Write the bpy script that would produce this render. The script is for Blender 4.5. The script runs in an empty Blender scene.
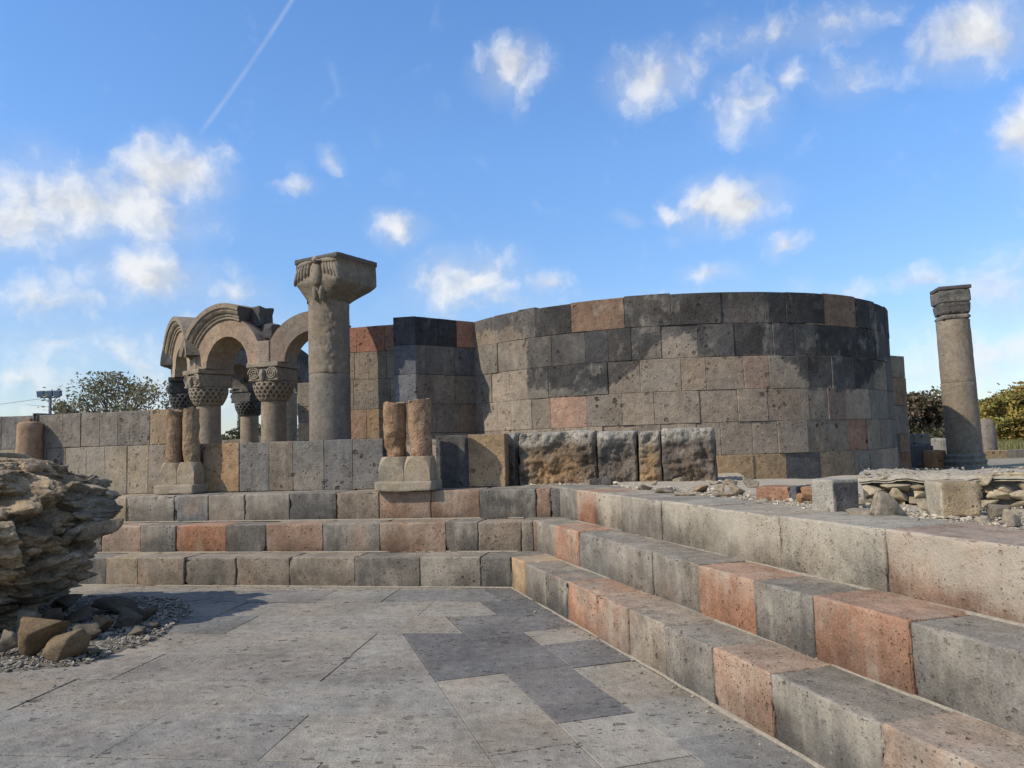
import bpy, bmesh, math, random
import numpy as np
from mathutils import Vector, Matrix
random.seed(7); RNG = np.random.default_rng(7)
SC = bpy.context.scene
COL = SC.collection
rad = math.radians

# ------------------------------------------------------------------ camera
PITCH, ROLL, FPX = rad(4.41), rad(-1.752), 769.0
EYE = np.array([0.0, 0.0, 1.6])
_f = np.array([0, math.cos(PITCH), math.sin(PITCH)]); _r = np.array([1.0, 0, 0]); _u = np.cross(_r, _f)
CR = math.cos(ROLL) * _r + math.sin(ROLL) * _u
CU = -math.sin(ROLL) * _r + math.cos(ROLL) * _u
CF = _f
cd = bpy.data.cameras.new('camera'); cam = bpy.data.objects.new('camera', cd); COL.objects.link(cam)
cd.sensor_width = 36.0; cd.lens = FPX / 1024 * 36.0; cd.clip_start = 0.05; cd.clip_end = 5000
M = Matrix(((CR[0], CU[0], -CF[0], EYE[0]), (CR[1], CU[1], -CF[1], EYE[1]), (CR[2], CU[2], -CF[2], EYE[2]), (0, 0, 0, 1)))
cam.matrix_world = M
SC.camera = cam

# ------------------------------------------------------------------ sun, sky, exposure
SUN_AZ, SUN_EL = rad(206.0), rad(40.0)          # direction TOWARDS the sun, measured from +X
SUN_DIR = Vector((math.cos(SUN_AZ) * math.cos(SUN_EL), math.sin(SUN_AZ) * math.cos(SUN_EL), math.sin(SUN_EL)))
sl = bpy.data.lights.new('sun', 'SUN'); so = bpy.data.objects.new('sun', sl); COL.objects.link(so)
sl.energy = 3.5; sl.angle = rad(0.6); sl.color = (1.0, 0.92, 0.80)
so.rotation_euler = SUN_DIR.to_track_quat('Z', 'Y').to_euler()
SC.view_settings.view_transform = 'Standard'; SC.view_settings.look = 'None'
SC.view_settings.exposure = 0.40; SC.view_settings.gamma = 1.0
try: SC.view_settings.use_curve_mapping = False
except Exception: pass
SC.render.engine = 'CYCLES'
SC.cycles.max_bounces = 5; SC.cycles.diffuse_bounces = 3; SC.cycles.transparent_max_bounces = 6
SC.cycles.use_denoising = True

W = bpy.data.worlds.new('World'); SC.world = W; W.use_nodes = True
NT = W.node_tree; NT.nodes.clear()
def wn(t, **k):
    n = NT.nodes.new(t)
    for a, b in k.items(): setattr(n, a, b)
    return n
def wl(a, b): NT.links.new(a, b)
sky = wn('ShaderNodeTexSky', sky_type='NISHITA'); sky.sun_disc = False
sky.sun_elevation = SUN_EL; sky.sun_rotation = math.atan2(SUN_DIR.x, SUN_DIR.y)
sky.altitude = 900; sky.air_density = 1.0; sky.dust_density = 0.6; sky.ozone_density = 2.2
SKY_STRENGTH = 0.15
tc = wn('ShaderNodeTexCoord'); sp = wn('ShaderNodeSeparateXYZ'); wl(tc.outputs['Generated'], sp.inputs[0])
az = wn('ShaderNodeMath', operation='ARCTAN2'); wl(sp.outputs[0], az.inputs[0]); wl(sp.outputs[1], az.inputs[1])
el = wn('ShaderNodeMath', operation='ARCSINE'); wl(sp.outputs[2], el.inputs[0])
ae = wn('ShaderNodeCombineXYZ'); wl(az.outputs[0], ae.inputs[0]); wl(el.outputs[0], ae.inputs[1])
wz = wn('ShaderNodeTexNoise'); wz.inputs['Scale'].default_value = 13; wz.inputs['Detail'].default_value = 6; wz.inputs['Roughness'].default_value = .58
wl(ae.outputs[0], wz.inputs['Vector'])
wsub = wn('ShaderNodeVectorMath', operation='SUBTRACT'); wl(wz.outputs['Color'], wsub.inputs[0]); wsub.inputs[1].default_value = (.5, .5, .5)
wsc = wn('ShaderNodeVectorMath', operation='SCALE'); wl(wsub.outputs[0], wsc.inputs[0]); wsc.inputs['Scale'].default_value = .06
wadd = wn('ShaderNodeVectorMath', operation='ADD'); wl(ae.outputs[0], wadd.inputs[0]); wl(wsc.outputs[0], wadd.inputs[1])
# cumulus clouds: (azimuth, elevation, half width, half height, density) in radians
def AE(x, y):
    d = CF + CR * (x - 512) / FPX + CU * (384 - y) / FPX; d = d / np.linalg.norm(d)
    return math.atan2(d[0], d[1]), math.asin(d[2])
CLOUDS = []
for (x, y, a, b, g) in [(512, 72, 34, 24, .9), (650, 76, 40, 25, .95), (692, 68, 20, 14, .6), (745, 104, 32, 26, .75), (797, 75, 16, 13, .75), (770, 40, 52, 15, .6), (832, 26, 50, 18, .65), (718, 38, 25, 12, .5),
        (848, 78, 34, 22, .5), (975, 36, 46, 23, 1.0), (1020, 132, 17, 27, .95), (728, 205, 46, 23, 1.0), (662, 210, 14, 11, .75), (625, 216, 12, 8, .5), (785, 245, 20, 13, .7),
        (672, 237, 12, 8, .45), (710, 275, 28, 12, .7), (800, 285, 16, 8, .55), (845, 285, 28, 8, .45), (925, 274, 22, 10, .75), (470, 277, 52, 27, .95), (545, 280, 27, 13, .75), (490, 302, 70, 16, .55),
        (400, 225, 26, 15, .95), (178, 171, 40, 24, 1.0), (330, 161, 12, 8, .6), (295, 184, 20, 7, .6), (85, 205, 88, 30, 1.05), (20, 222, 70, 28, .95), (165, 222, 40, 15, .7), (30, 156, 34, 20, .5), (60, 175, 30, 12, .4),
        (140, 274, 62, 24, .85), (120, 300, 50, 16, .55), (232, 292, 32, 16, .7), (195, 312, 40, 14, .45), (10, 384, 28, 12, .75), (60, 350, 110, 30, .6), (30, 300, 90, 24, .55), (250, 320, 70, 22, .45), (150, 340, 90, 24, .45), (90, 250, 90, 18, .45), (700, 300, 120, 12, .35),
        (1005, 296, 52, 30, .7), (990, 345, 90, 34, .6), (930, 330, 60, 22, .5), (1000, 250, 40, 8, .25), (420, 300, 40, 16, .4), (585, 292, 40, 10, .3), (-160, 190, 120, 50, .9), (-260, 60, 90, 50, .8), (1200, 120, 90, 50, .9), (1300, 260, 120, 40, .8)]:
    p, q = AE(x, y); CLOUDS.append((p, q, a / FPX * 1.72, b / FPX * 1.68, g))
CLOUDS += [(-.35, .03, .8, .17, .62), (.5, .02, .7, .13, .55), (1.7, .55, .55, .40, .95), (-1.75, .6, .6, .42, .95), (2.7, .8, .6, .5, .95), (-2.7, .75, .6, .5, .95), (0.6, 1.3, 1.6, .22, .8), (3.1, .35, .5, .25, .9), (-1.2, 1.1, .6, .2, .8)]  # low horizon haze, then unseen clouds around and overhead added as neutral fill light
acc = None
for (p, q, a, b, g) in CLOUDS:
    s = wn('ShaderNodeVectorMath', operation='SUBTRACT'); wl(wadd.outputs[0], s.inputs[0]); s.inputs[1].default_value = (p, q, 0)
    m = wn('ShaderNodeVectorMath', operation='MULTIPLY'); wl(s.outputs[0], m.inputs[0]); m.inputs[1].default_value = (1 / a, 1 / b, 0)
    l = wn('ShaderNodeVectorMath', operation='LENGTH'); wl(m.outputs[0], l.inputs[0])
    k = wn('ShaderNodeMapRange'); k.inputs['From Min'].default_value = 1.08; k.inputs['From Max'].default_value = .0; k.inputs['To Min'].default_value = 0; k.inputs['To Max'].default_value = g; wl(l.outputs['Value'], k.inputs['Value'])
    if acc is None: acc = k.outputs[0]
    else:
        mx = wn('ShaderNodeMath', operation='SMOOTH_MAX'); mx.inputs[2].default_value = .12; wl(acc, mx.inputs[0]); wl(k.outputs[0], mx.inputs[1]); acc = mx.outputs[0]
fn = wn('ShaderNodeTexNoise'); fn.inputs['Scale'].default_value = 19; fn.inputs['Detail'].default_value = 6; fn.inputs['Roughness'].default_value = .54; wl(wadd.outputs[0], fn.inputs['Vector'])
fm = wn('ShaderNodeMath', operation='MULTIPLY_ADD'); wl(fn.outputs['Fac'], fm.inputs[0]); fm.inputs[1].default_value = 1.5; fm.inputs[2].default_value = -.78
cs = wn('ShaderNodeMath', operation='ADD'); wl(acc, cs.inputs[0]); wl(fm.outputs[0], cs.inputs[1])
cmk = wn('ShaderNodeMapRange', interpolation_type='SMOOTHSTEP'); cmk.inputs['From Min'].default_value = .12; cmk.inputs['From Max'].default_value = 1.0; cmk.inputs['To Max'].default_value = .95; wl(cs.outputs[0], cmk.inputs['Value'])
halo = wn('ShaderNodeMapRange', interpolation_type='SMOOTHSTEP'); halo.inputs['From Min'].default_value = .0; halo.inputs['From Max'].default_value = 1.0; halo.inputs['To Max'].default_value = .42; wl(acc, halo.inputs['Value'])
gate = wn('ShaderNodeMapRange'); gate.inputs['From Min'].default_value = .02; gate.inputs['From Max'].default_value = .20; wl(acc, gate.inputs['Value'])
cmg = wn('ShaderNodeMath', operation='MULTIPLY'); wl(cmk.outputs[0], cmg.inputs[0]); wl(gate.outputs[0], cmg.inputs[1])
cm = wn('ShaderNodeMath', operation='MAXIMUM'); wl(cmg.outputs[0], cm.inputs[0]); wl(halo.outputs[0], cm.inputs[1])
fo = wn('ShaderNodeVectorMath', operation='ADD'); wl(wadd.outputs[0], fo.inputs[0]); fo.inputs[1].default_value = (-.016, .020, 0)
fn2 = wn('ShaderNodeTexNoise'); fn2.inputs['Scale'].default_value = 19; fn2.inputs['Detail'].default_value = 6; fn2.inputs['Roughness'].default_value = .54; wl(fo.outputs[0], fn2.inputs['Vector'])
fsh = wn('ShaderNodeMath', operation='SUBTRACT'); wl(fn.outputs['Fac'], fsh.inputs[0]); wl(fn2.outputs['Fac'], fsh.inputs[1])
# contrail
p0, p1 = AE(193, 143), AE(292, 0)
dv = np.array(p1) - np.array(p0); L = np.linalg.norm(dv); dv /= L
ct = wn('ShaderNodeVectorMath', operation='SUBTRACT'); ct.inputs[1].default_value = (p0[0], p0[1], 0); wl(ae.outputs[0], ct.inputs[0])
cp = wn('ShaderNodeVectorMath', operation='DOT_PRODUCT'); cp.inputs[1].default_value = (-dv[1], dv[0], 0); wl(ct.outputs[0], cp.inputs[0])
ca = wn('ShaderNodeVectorMath', operation='DOT_PRODUCT'); ca.inputs[1].default_value = (dv[0], dv[1], 0); wl(ct.outputs[0], ca.inputs[0])
cab = wn('ShaderNodeMath', operation='ABSOLUTE'); wl(cp.outputs['Value'], cab.inputs[0])
c1 = wn('ShaderNodeMapRange'); c1.inputs['From Min'].default_value = .0042; c1.inputs['From Max'].default_value = .0003; c1.inputs['To Max'].default_value = .20; wl(cab.outputs[0], c1.inputs['Value'])
c2 = wn('ShaderNodeMapRange'); c2.inputs['From Min'].default_value = -.005; c2.inputs['From Max'].default_value = .03; wl(ca.outputs['Value'], c2.inputs['Value'])
c3 = wn('ShaderNodeMath', operation='MULTIPLY'); wl(c1.outputs[0], c3.inputs[0]); wl(c2.outputs[0], c3.inputs[1])
c4 = wn('ShaderNodeMath', operation='MULTIPLY'); wl(c3.outputs[0], c4.inputs[0]); wl(fn.outputs['Fac'], c4.inputs[1])
c5 = wn('ShaderNodeMath', operation='MULTIPLY', use_clamp=True); wl(c4.outputs[0], c5.inputs[0]); c5.inputs[1].default_value = 1.7
cmx = wn('ShaderNodeMath', operation='MAXIMUM'); wl(cm.outputs[0], cmx.inputs[0]); wl(c5.outputs[0], cmx.inputs[1])
hue = wn('ShaderNodeHueSaturation'); hue.inputs['Saturation'].default_value = 1.12; hue.inputs['Value'].default_value = 1.0; wl(sky.outputs[0], hue.inputs['Color'])
skm = wn('ShaderNodeMix', data_type='RGBA', blend_type='MULTIPLY'); skm.inputs[0].default_value = 1; wl(hue.outputs[0], skm.inputs[6]); 
hz = wn('ShaderNodeValToRGB'); hzr = hz.color_ramp; hzr.elements[0].position = 0.0; hzr.elements[0].color = (.60, .60, .64, 1); hzr.elements[1].position = .62; hzr.elements[1].color = (.98, 1.16, 1.30, 1)
e_ = hzr.elements.new(.18); e_.color = (.82, .84, .90, 1); e_ = hzr.elements.new(.36); e_.color = (1.0, 1.10, 1.19, 1)
wl(el.outputs[0], hz.inputs[0]); wl(hz.outputs[0], skm.inputs[7])
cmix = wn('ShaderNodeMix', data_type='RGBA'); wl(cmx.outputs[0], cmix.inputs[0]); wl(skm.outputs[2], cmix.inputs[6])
shade = wn('ShaderNodeMapRange'); shade.inputs['From Min'].default_value = -.16; shade.inputs['From Max'].default_value = .12; shade.inputs['To Min'].default_value = .80; shade.inputs['To Max'].default_value = 1.04; wl(fsh.outputs[0], shade.inputs['Value'])
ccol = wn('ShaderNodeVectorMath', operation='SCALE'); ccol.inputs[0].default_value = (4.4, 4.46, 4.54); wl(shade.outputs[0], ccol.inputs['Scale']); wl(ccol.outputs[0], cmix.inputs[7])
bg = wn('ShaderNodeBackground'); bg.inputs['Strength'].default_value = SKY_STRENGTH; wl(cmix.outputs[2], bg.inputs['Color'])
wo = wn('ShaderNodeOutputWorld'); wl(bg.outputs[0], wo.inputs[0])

# ------------------------------------------------------------------ placing helpers
def ray(x, y): return CF + CR * (x - 512) / FPX + CU * (384 - y) / FPX
def Z(x, y, z): d = ray(x, y); return EYE + d * ((z - EYE[2]) / d[2])
def D(x, y, Y): d = ray(x, y); return EYE + d * (Y / d[1])
def line_t(P, d, px):     # parameter t where P + t d lands on picture column px
    a = P - EYE; k = (px - 512) / FPX
    return -((a @ CR) - k * (a @ CF)) / ((d @ CR) - k * (d @ CF))
A3 = lambda *a: np.array(a, float)
UP = A3(0, 0, 1)
dR = A3(-math.sin(rad(17.12)), math.cos(rad(17.12)), 0); dB = A3(math.cos(rad(-11.2)), math.sin(rad(-11.2)), 0)
nR = A3(-dR[1], dR[0], 0); nB = A3(dB[1], -dB[0], 0)
C0 = A3(-.069, 8.683, 0)

# ------------------------------------------------------------------ noise
def _h(ix, iy, iz):
    n = (ix * 374761393 + iy * 668265263 + iz * 2147483647 * 7 + 974711) & 0xffffffff
    n = ((n ^ (n >> 13)) * 1274126177) & 0xffffffff
    n = ((n ^ (n >> 16)) * 2246822519) & 0xffffffff
    return ((n ^ (n >> 15)) & 0xffffff) / float(0xffffff)
def vn(p):
    p = np.asarray(p, float); i = np.floor(p).astype(np.int64); f = p - i; f = f * f * f * (f * (f * 6 - 15) + 10)
    x, y, z = i.T; fx, fy, fz = f.T
    def L(a, b, t): return a + (b - a) * t
    return L(L(L(_h(x, y, z), _h(x + 1, y, z), fx), L(_h(x, y + 1, z), _h(x + 1, y + 1, z), fx), fy),
             L(L(_h(x, y, z + 1), _h(x + 1, y, z + 1), fx), L(_h(x, y + 1, z + 1), _h(x + 1, y + 1, z + 1), fx), fy), fz) * 2 - 1
def fbm(p, o=4, g=.5):
    p = np.asarray(p, float); s = 0; a = 1; t = 0
    for k in range(o): s = s + a * vn(p * 2 ** k + 17.3 * k); t += a; a *= g
    return s / t

# ------------------------------------------------------------------ mesh builder
class MB:
    def __init__(s): s.v = []; s.f = []; s.c = []; s.n = 0
    def add(s, v, f, c=(.2, .2, .2, 0)):
        v = np.asarray(v, float); c = np.asarray(c, float)
        if c.ndim == 1:
            if len(c) == 3: c = np.append(c, 0)
            c = np.tile(c, (len(v), 1))
        s.v.append(v); s.c.append(c)
        for a in (f if isinstance(f, list) else [f]):
            if isinstance(a, np.ndarray): s.f.extend((a + s.n).tolist())
            else: s.f.append([i + s.n for i in a])
        s.n += len(v)
    def build(s, name, mat, parent=None, smooth=True, origin=None):
        v = np.concatenate(s.v); c = np.concatenate(s.c)
        if parent is not None: o0 = wpos(parent)
        elif origin is not None: o0 = np.asarray(origin, float)
        else: o0 = np.append((v[:, :2].min(0) + v[:, :2].max(0)) / 2, v[:, 2].min())
        me = bpy.data.meshes.new(name); me.from_pydata((v - o0).tolist(), [], s.f)
        at = me.color_attributes.new('Col', 'FLOAT_COLOR', 'POINT'); at.data.foreach_set('color', c.astype(np.float32).ravel())
        me.materials.append(mat)
        if smooth: me.polygons.foreach_set('use_smooth', np.ones(len(me.polygons), bool))
        me.update()
        o = bpy.data.objects.new(name, me); COL.objects.link(o)
        if parent is not None: o.parent = parent
        else: o.location = o0
        return o
def wpos(o):
    p = A3(0, 0, 0)
    while o is not None: p = p + A3(*o.location); o = o.parent
    return p
def tag(o, label=None, cat=None, group=None, kind=None):
    if label: o['label'] = label
    if cat: o['category'] = cat
    if group: o['group'] = group
    if kind: o['kind'] = kind
    return o
def thing(name, loc, label, cat, group=None):
    o = bpy.data.objects.new(name, None); COL.objects.link(o); o.location = [float(x) for x in loc]; o.empty_display_size = .2
    return tag(o, label, cat, group)

def grid_faces(nu, nv, base=0, flip=False):
    i = np.arange(nu - 1)[:, None] * nv + np.arange(nv - 1)[None, :]; i = i.ravel() + base
    q = np.stack([i, i + nv, i + nv + 1, i + 1], 1)
    return q[:, ::-1] if flip else q
def frame(o, U, V, N):
    o, U, V, N = [np.asarray(x, float) for x in (o, U, V, N)]
    return lambda p: o + p[:, :1] * U + p[:, 1:2] * V + p[:, 2:3] * N

def lines(lo, hi, r, cell):
    a, b = lo + r, hi - r; q = min(1.6 * r, .2 * (b - a)); n = max(1, int(round((b - a) / cell)))
    return np.concatenate([[lo, a], np.linspace(a + q, b - q, n + 1), [b, hi]])
def rbox(mb, fn, lo, hi, col, r=.012, cell=.08, rough=.004, chip=.7, faces='udlrf', nscale=7.0, cfn=None, seed=None, rough2=0, back=.12, chip2=0):
    """rounded, slightly worn stone block. faces: u top, d bottom, l, r, f front (w+), b back"""
    lo = np.asarray(lo, float); hi = np.asarray(hi, float); r = min(r, .45 * (hi - lo).min())
    sd = random.random() * 100 if seed is None else seed
    ax = {'l': (0, 0), 'r': (0, 1), 'd': (1, 0), 'u': (1, 1), 'b': (2, 0), 'f': (2, 1)}
    for key in faces:
        a, s = ax[key]; b, c = [(1, 2), (2, 0), (0, 1)][a]
        cb = cell; cc = cell
        lb, lc = lines(lo[b], hi[b], r, cb), lines(lo[c], hi[c], r, cc)
        B, Cc = np.meshgrid(lb, lc, indexing='ij'); p = np.zeros((B.size, 3)); p[:, b] = B.ravel(); p[:, c] = Cc.ravel(); p[:, a] = hi[a] if s else lo[a]
        q = np.clip(p, lo + r, hi - r); d = p - q; e = (np.abs(d) > 1e-9).sum(1); n = d / np.maximum(np.linalg.norm(d, axis=1), 1e-9)[:, None]
        # curved position along the two half-open directions
        p2 = q + n * r
        w = p2 * nscale + sd
        if rough: p2 = p2 + n * (rough * fbm(w, 3))[:, None]
        if rough2: p2 = p2 + n * (rough2 * fbm(p2 * 2.3 + sd, 4))[:, None]
        if chip:
            ch = np.maximum(0, fbm(w * 1.7 + 40, 3)) * chip * r * 2.2 * (e >= 2)
            p2 = p2 - n * ch[:, None]
        if chip2:
            de = np.sort(np.concatenate([p - lo, hi - p], 1), 1)[:, 1]
            c2 = np.maximum(0, fbm(p2 * 6.5 + sd, 4) - .10) * chip2
            dd = np.maximum(0, c2 - de); p2 = p2 - n * (dd * (.7 + .6 * fbm(p2 * 40 + sd, 2)))[:, None]
        cv = cfn(p2, fn(p2)) if cfn else np.tile(np.append(np.asarray(col, float)[:3], col[3] if len(col) > 3 else 0), (len(p2), 1))
        mb.add(fn(p2), grid_faces(len(lb), len(lc), flip=not s), cv)

def lathe(mb, c, prof, col, n=32, disp=None, arc=(0, 2 * math.pi), axis=None, cap=True):
    """prof: list of (r,z); c base centre"""
    prof = np.asarray(prof, float); th = np.linspace(arc[0], arc[1], n + 1)
    R, T = np.meshgrid(prof[:, 0], th, indexing='ij'); Zz = np.repeat(prof[:, 1][:, None], n + 1, 1)
    if disp is not None: R = R + disp(T, Zz)
    p = np.stack([R * np.cos(T), R * np.sin(T), Zz], -1).reshape(-1, 3)
    if axis is not None: p = p @ np.asarray(axis).T
    p = p + np.asarray(c, float)
    mb.add(p, grid_faces(len(prof), n + 1, flip=True), col)
    if cap:
        for k, fl in ((0, True), (len(prof) - 1, False)):
            idx = list(range(k * (n + 1), k * (n + 1) + n)); ring = p[idx]
            mb.add(np.vstack([ring, ring.mean(0)]), [[i, (i + 1) % n, n] if not fl else [(i + 1) % n, i, n] for i in range(n)] if abs(arc[1] - arc[0] - 2 * math.pi) < 1e-6 else [[i, i + 1, n] for i in range(n - 1)], col)
def tube(mb, pts, r, col, n=7, closed=False):
    pts = np.asarray(pts, float); m = len(pts); r = np.full(m, r) if np.isscalar(r) else np.asarray(r)
    t = np.gradient(pts, axis=0); t /= np.linalg.norm(t, axis=1)[:, None] + 1e-12
    ref = A3(0, 0, 1) if abs(t[:, 2]).mean() < .8 else A3(1, .2, 0)
    a = np.cross(t, ref); a /= np.linalg.norm(a, axis=1)[:, None] + 1e-12; b = np.cross(t, a)
    th = np.linspace(0, 2 * math.pi, n + 1)
    p = pts[:, None] + r[:, None, None] * (np.cos(th)[None, :, None] * a[:, None] + np.sin(th)[None, :, None] * b[:, None])
    mb.add(p.reshape(-1, 3), grid_faces(m, n + 1), col)
    for k, s in ((0, 1), (m - 1, -1)):
        mb.add(np.vstack([p[k, :n], pts[k]]), [[(i + 1) % n, i, n][::s] for i in range(n)], col)
def stone(mb, c, size, col, seed=None, npts=13, sub=2, rough=.05, rot=None, flat=0, bev=.07):
    """angular stone: hull of random points, chamfered and roughened. size = half extents"""
    rs = np.random.default_rng(int(RNG.integers(1 << 30)) if seed is None else seed)
    p = rs.normal(size=(npts, 3)); p /= np.linalg.norm(p, axis=1)[:, None]; p *= rs.uniform(.82, 1.0, (npts, 1)); p = np.sign(p) * np.abs(p) ** .8
    bm = bmesh.new()
    for q in p: bm.verts.new(q)
    g = bmesh.ops.convex_hull(bm, input=bm.verts[:])
    bmesh.ops.delete(bm, geom=[v for v in bm.verts if not v.link_faces], context='VERTS')
    if sub:
        bmesh.ops.bevel(bm, geom=bm.edges[:], offset=bev, segments=1, affect='EDGES', profile=.5)
        bmesh.ops.triangulate(bm, faces=bm.faces[:])
        for k in range(sub):
            bmesh.ops.subdivide_edges(bm, edges=[e for e in bm.edges if e.calc_length() > .28 / (k + 1)], cuts=1)
            bmesh.ops.triangulate(bm, faces=bm.faces[:])
    bm.verts.ensure_lookup_table(); bm.normal_update()
    v = np.array([q.co[:] for q in bm.verts]); nn = np.array([q.normal[:] for q in bm.verts]); f = [[w.index for w in x.verts] for x in bm.faces] if (bm.verts.index_update() or True) else None
    bm.free()
    sd = rs.uniform(0, 90)
    if sub: v = v + nn * (rough * 1.6 * fbm(v * 2.2 + sd, 4) )[:, None]
    v = v * np.asarray(size, float)
    if rot is None: rot = rs.uniform(0, 6.28)
    if np.isscalar(rot): Rm = np.array(Matrix.Rotation(rot, 3, 'Z') @ Matrix.Rotation(rs.normal() * .18, 3, 'X') @ Matrix.Rotation(rs.normal() * .18, 3, 'Y'))
    else: Rm = np.array(Matrix.Rotation(rot[2], 3, 'Z') @ Matrix.Rotation(rot[1], 3, 'Y') @ Matrix.Rotation(rot[0], 3, 'X'))
    v = v @ Rm.T
    v = v + np.asarray(c, float)
    mb.add(v, f, col)
    return v[:, 2].min()

# ------------------------------------------------------------------ materials
def mat_new(name):
    m = bpy.data.materials.new(name); m.use_nodes = True; nt = m.node_tree; b = nt.nodes['Principled BSDF']; b.inputs['Roughness'].default_value = .9
    b.inputs['Specular IOR Level'].default_value = .25
    return m, nt, b
class NB:
    def __init__(s, nt): s.nt = nt
    def n(s, t, **k):
        x = s.nt.nodes.new(t)
        for a, b in k.items(): setattr(x, a, b)
        return x
    def l(s, a, b): s.nt.links.new(a, b)
    def noise(s, vec, scale, detail=4, rough=.55):
        x = s.n('ShaderNodeTexNoise'); x.inputs['Scale'].default_value = scale; x.inputs['Detail'].default_value = detail; x.inputs['Roughness'].default_value = rough
        s.l(vec, x.inputs['Vector']); return x.outputs['Fac']
    def mr(s, v, a, b, c, d, t='LINEAR'):
        x = s.n('ShaderNodeMapRange', interpolation_type=t); s.l(v, x.inputs['Value'])
        for k, q in zip(('From Min', 'From Max', 'To Min', 'To Max'), (a, b, c, d)): x.inputs[k].default_value = q
        return x.outputs[0]
    def math(s, op, a, b=None, c=None, clamp=False):
        x = s.n('ShaderNodeMath', operation=op, use_clamp=clamp)
        for i, q in enumerate((a, b, c)):
            if q is None: continue
            if isinstance(q, (int, float)): x.inputs[i].default_value = q
            else: s.l(q, x.inputs[i])
        return x.outputs[0]
    def mix(s, f, a, b, bt='MIX'):
        x = s.n('ShaderNodeMix', data_type='RGBA', blend_type=bt)
        for i, q in ((0, f), (6, a), (7, b)):
            if isinstance(q, (int, float)): x.inputs[i].default_value = q
            elif isinstance(q, tuple): x.inputs[i].default_value = (*q, 1) if len(q) == 3 else q
            else: s.l(q, x.inputs[i])
        return x.outputs[2]
    def scale(s, col, fac):
        x = s.n('ShaderNodeVectorMath', operation='SCALE'); s.l(col, x.inputs[0]); s.l(fac, x.inputs['Scale']); return x.outputs[0]

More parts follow.
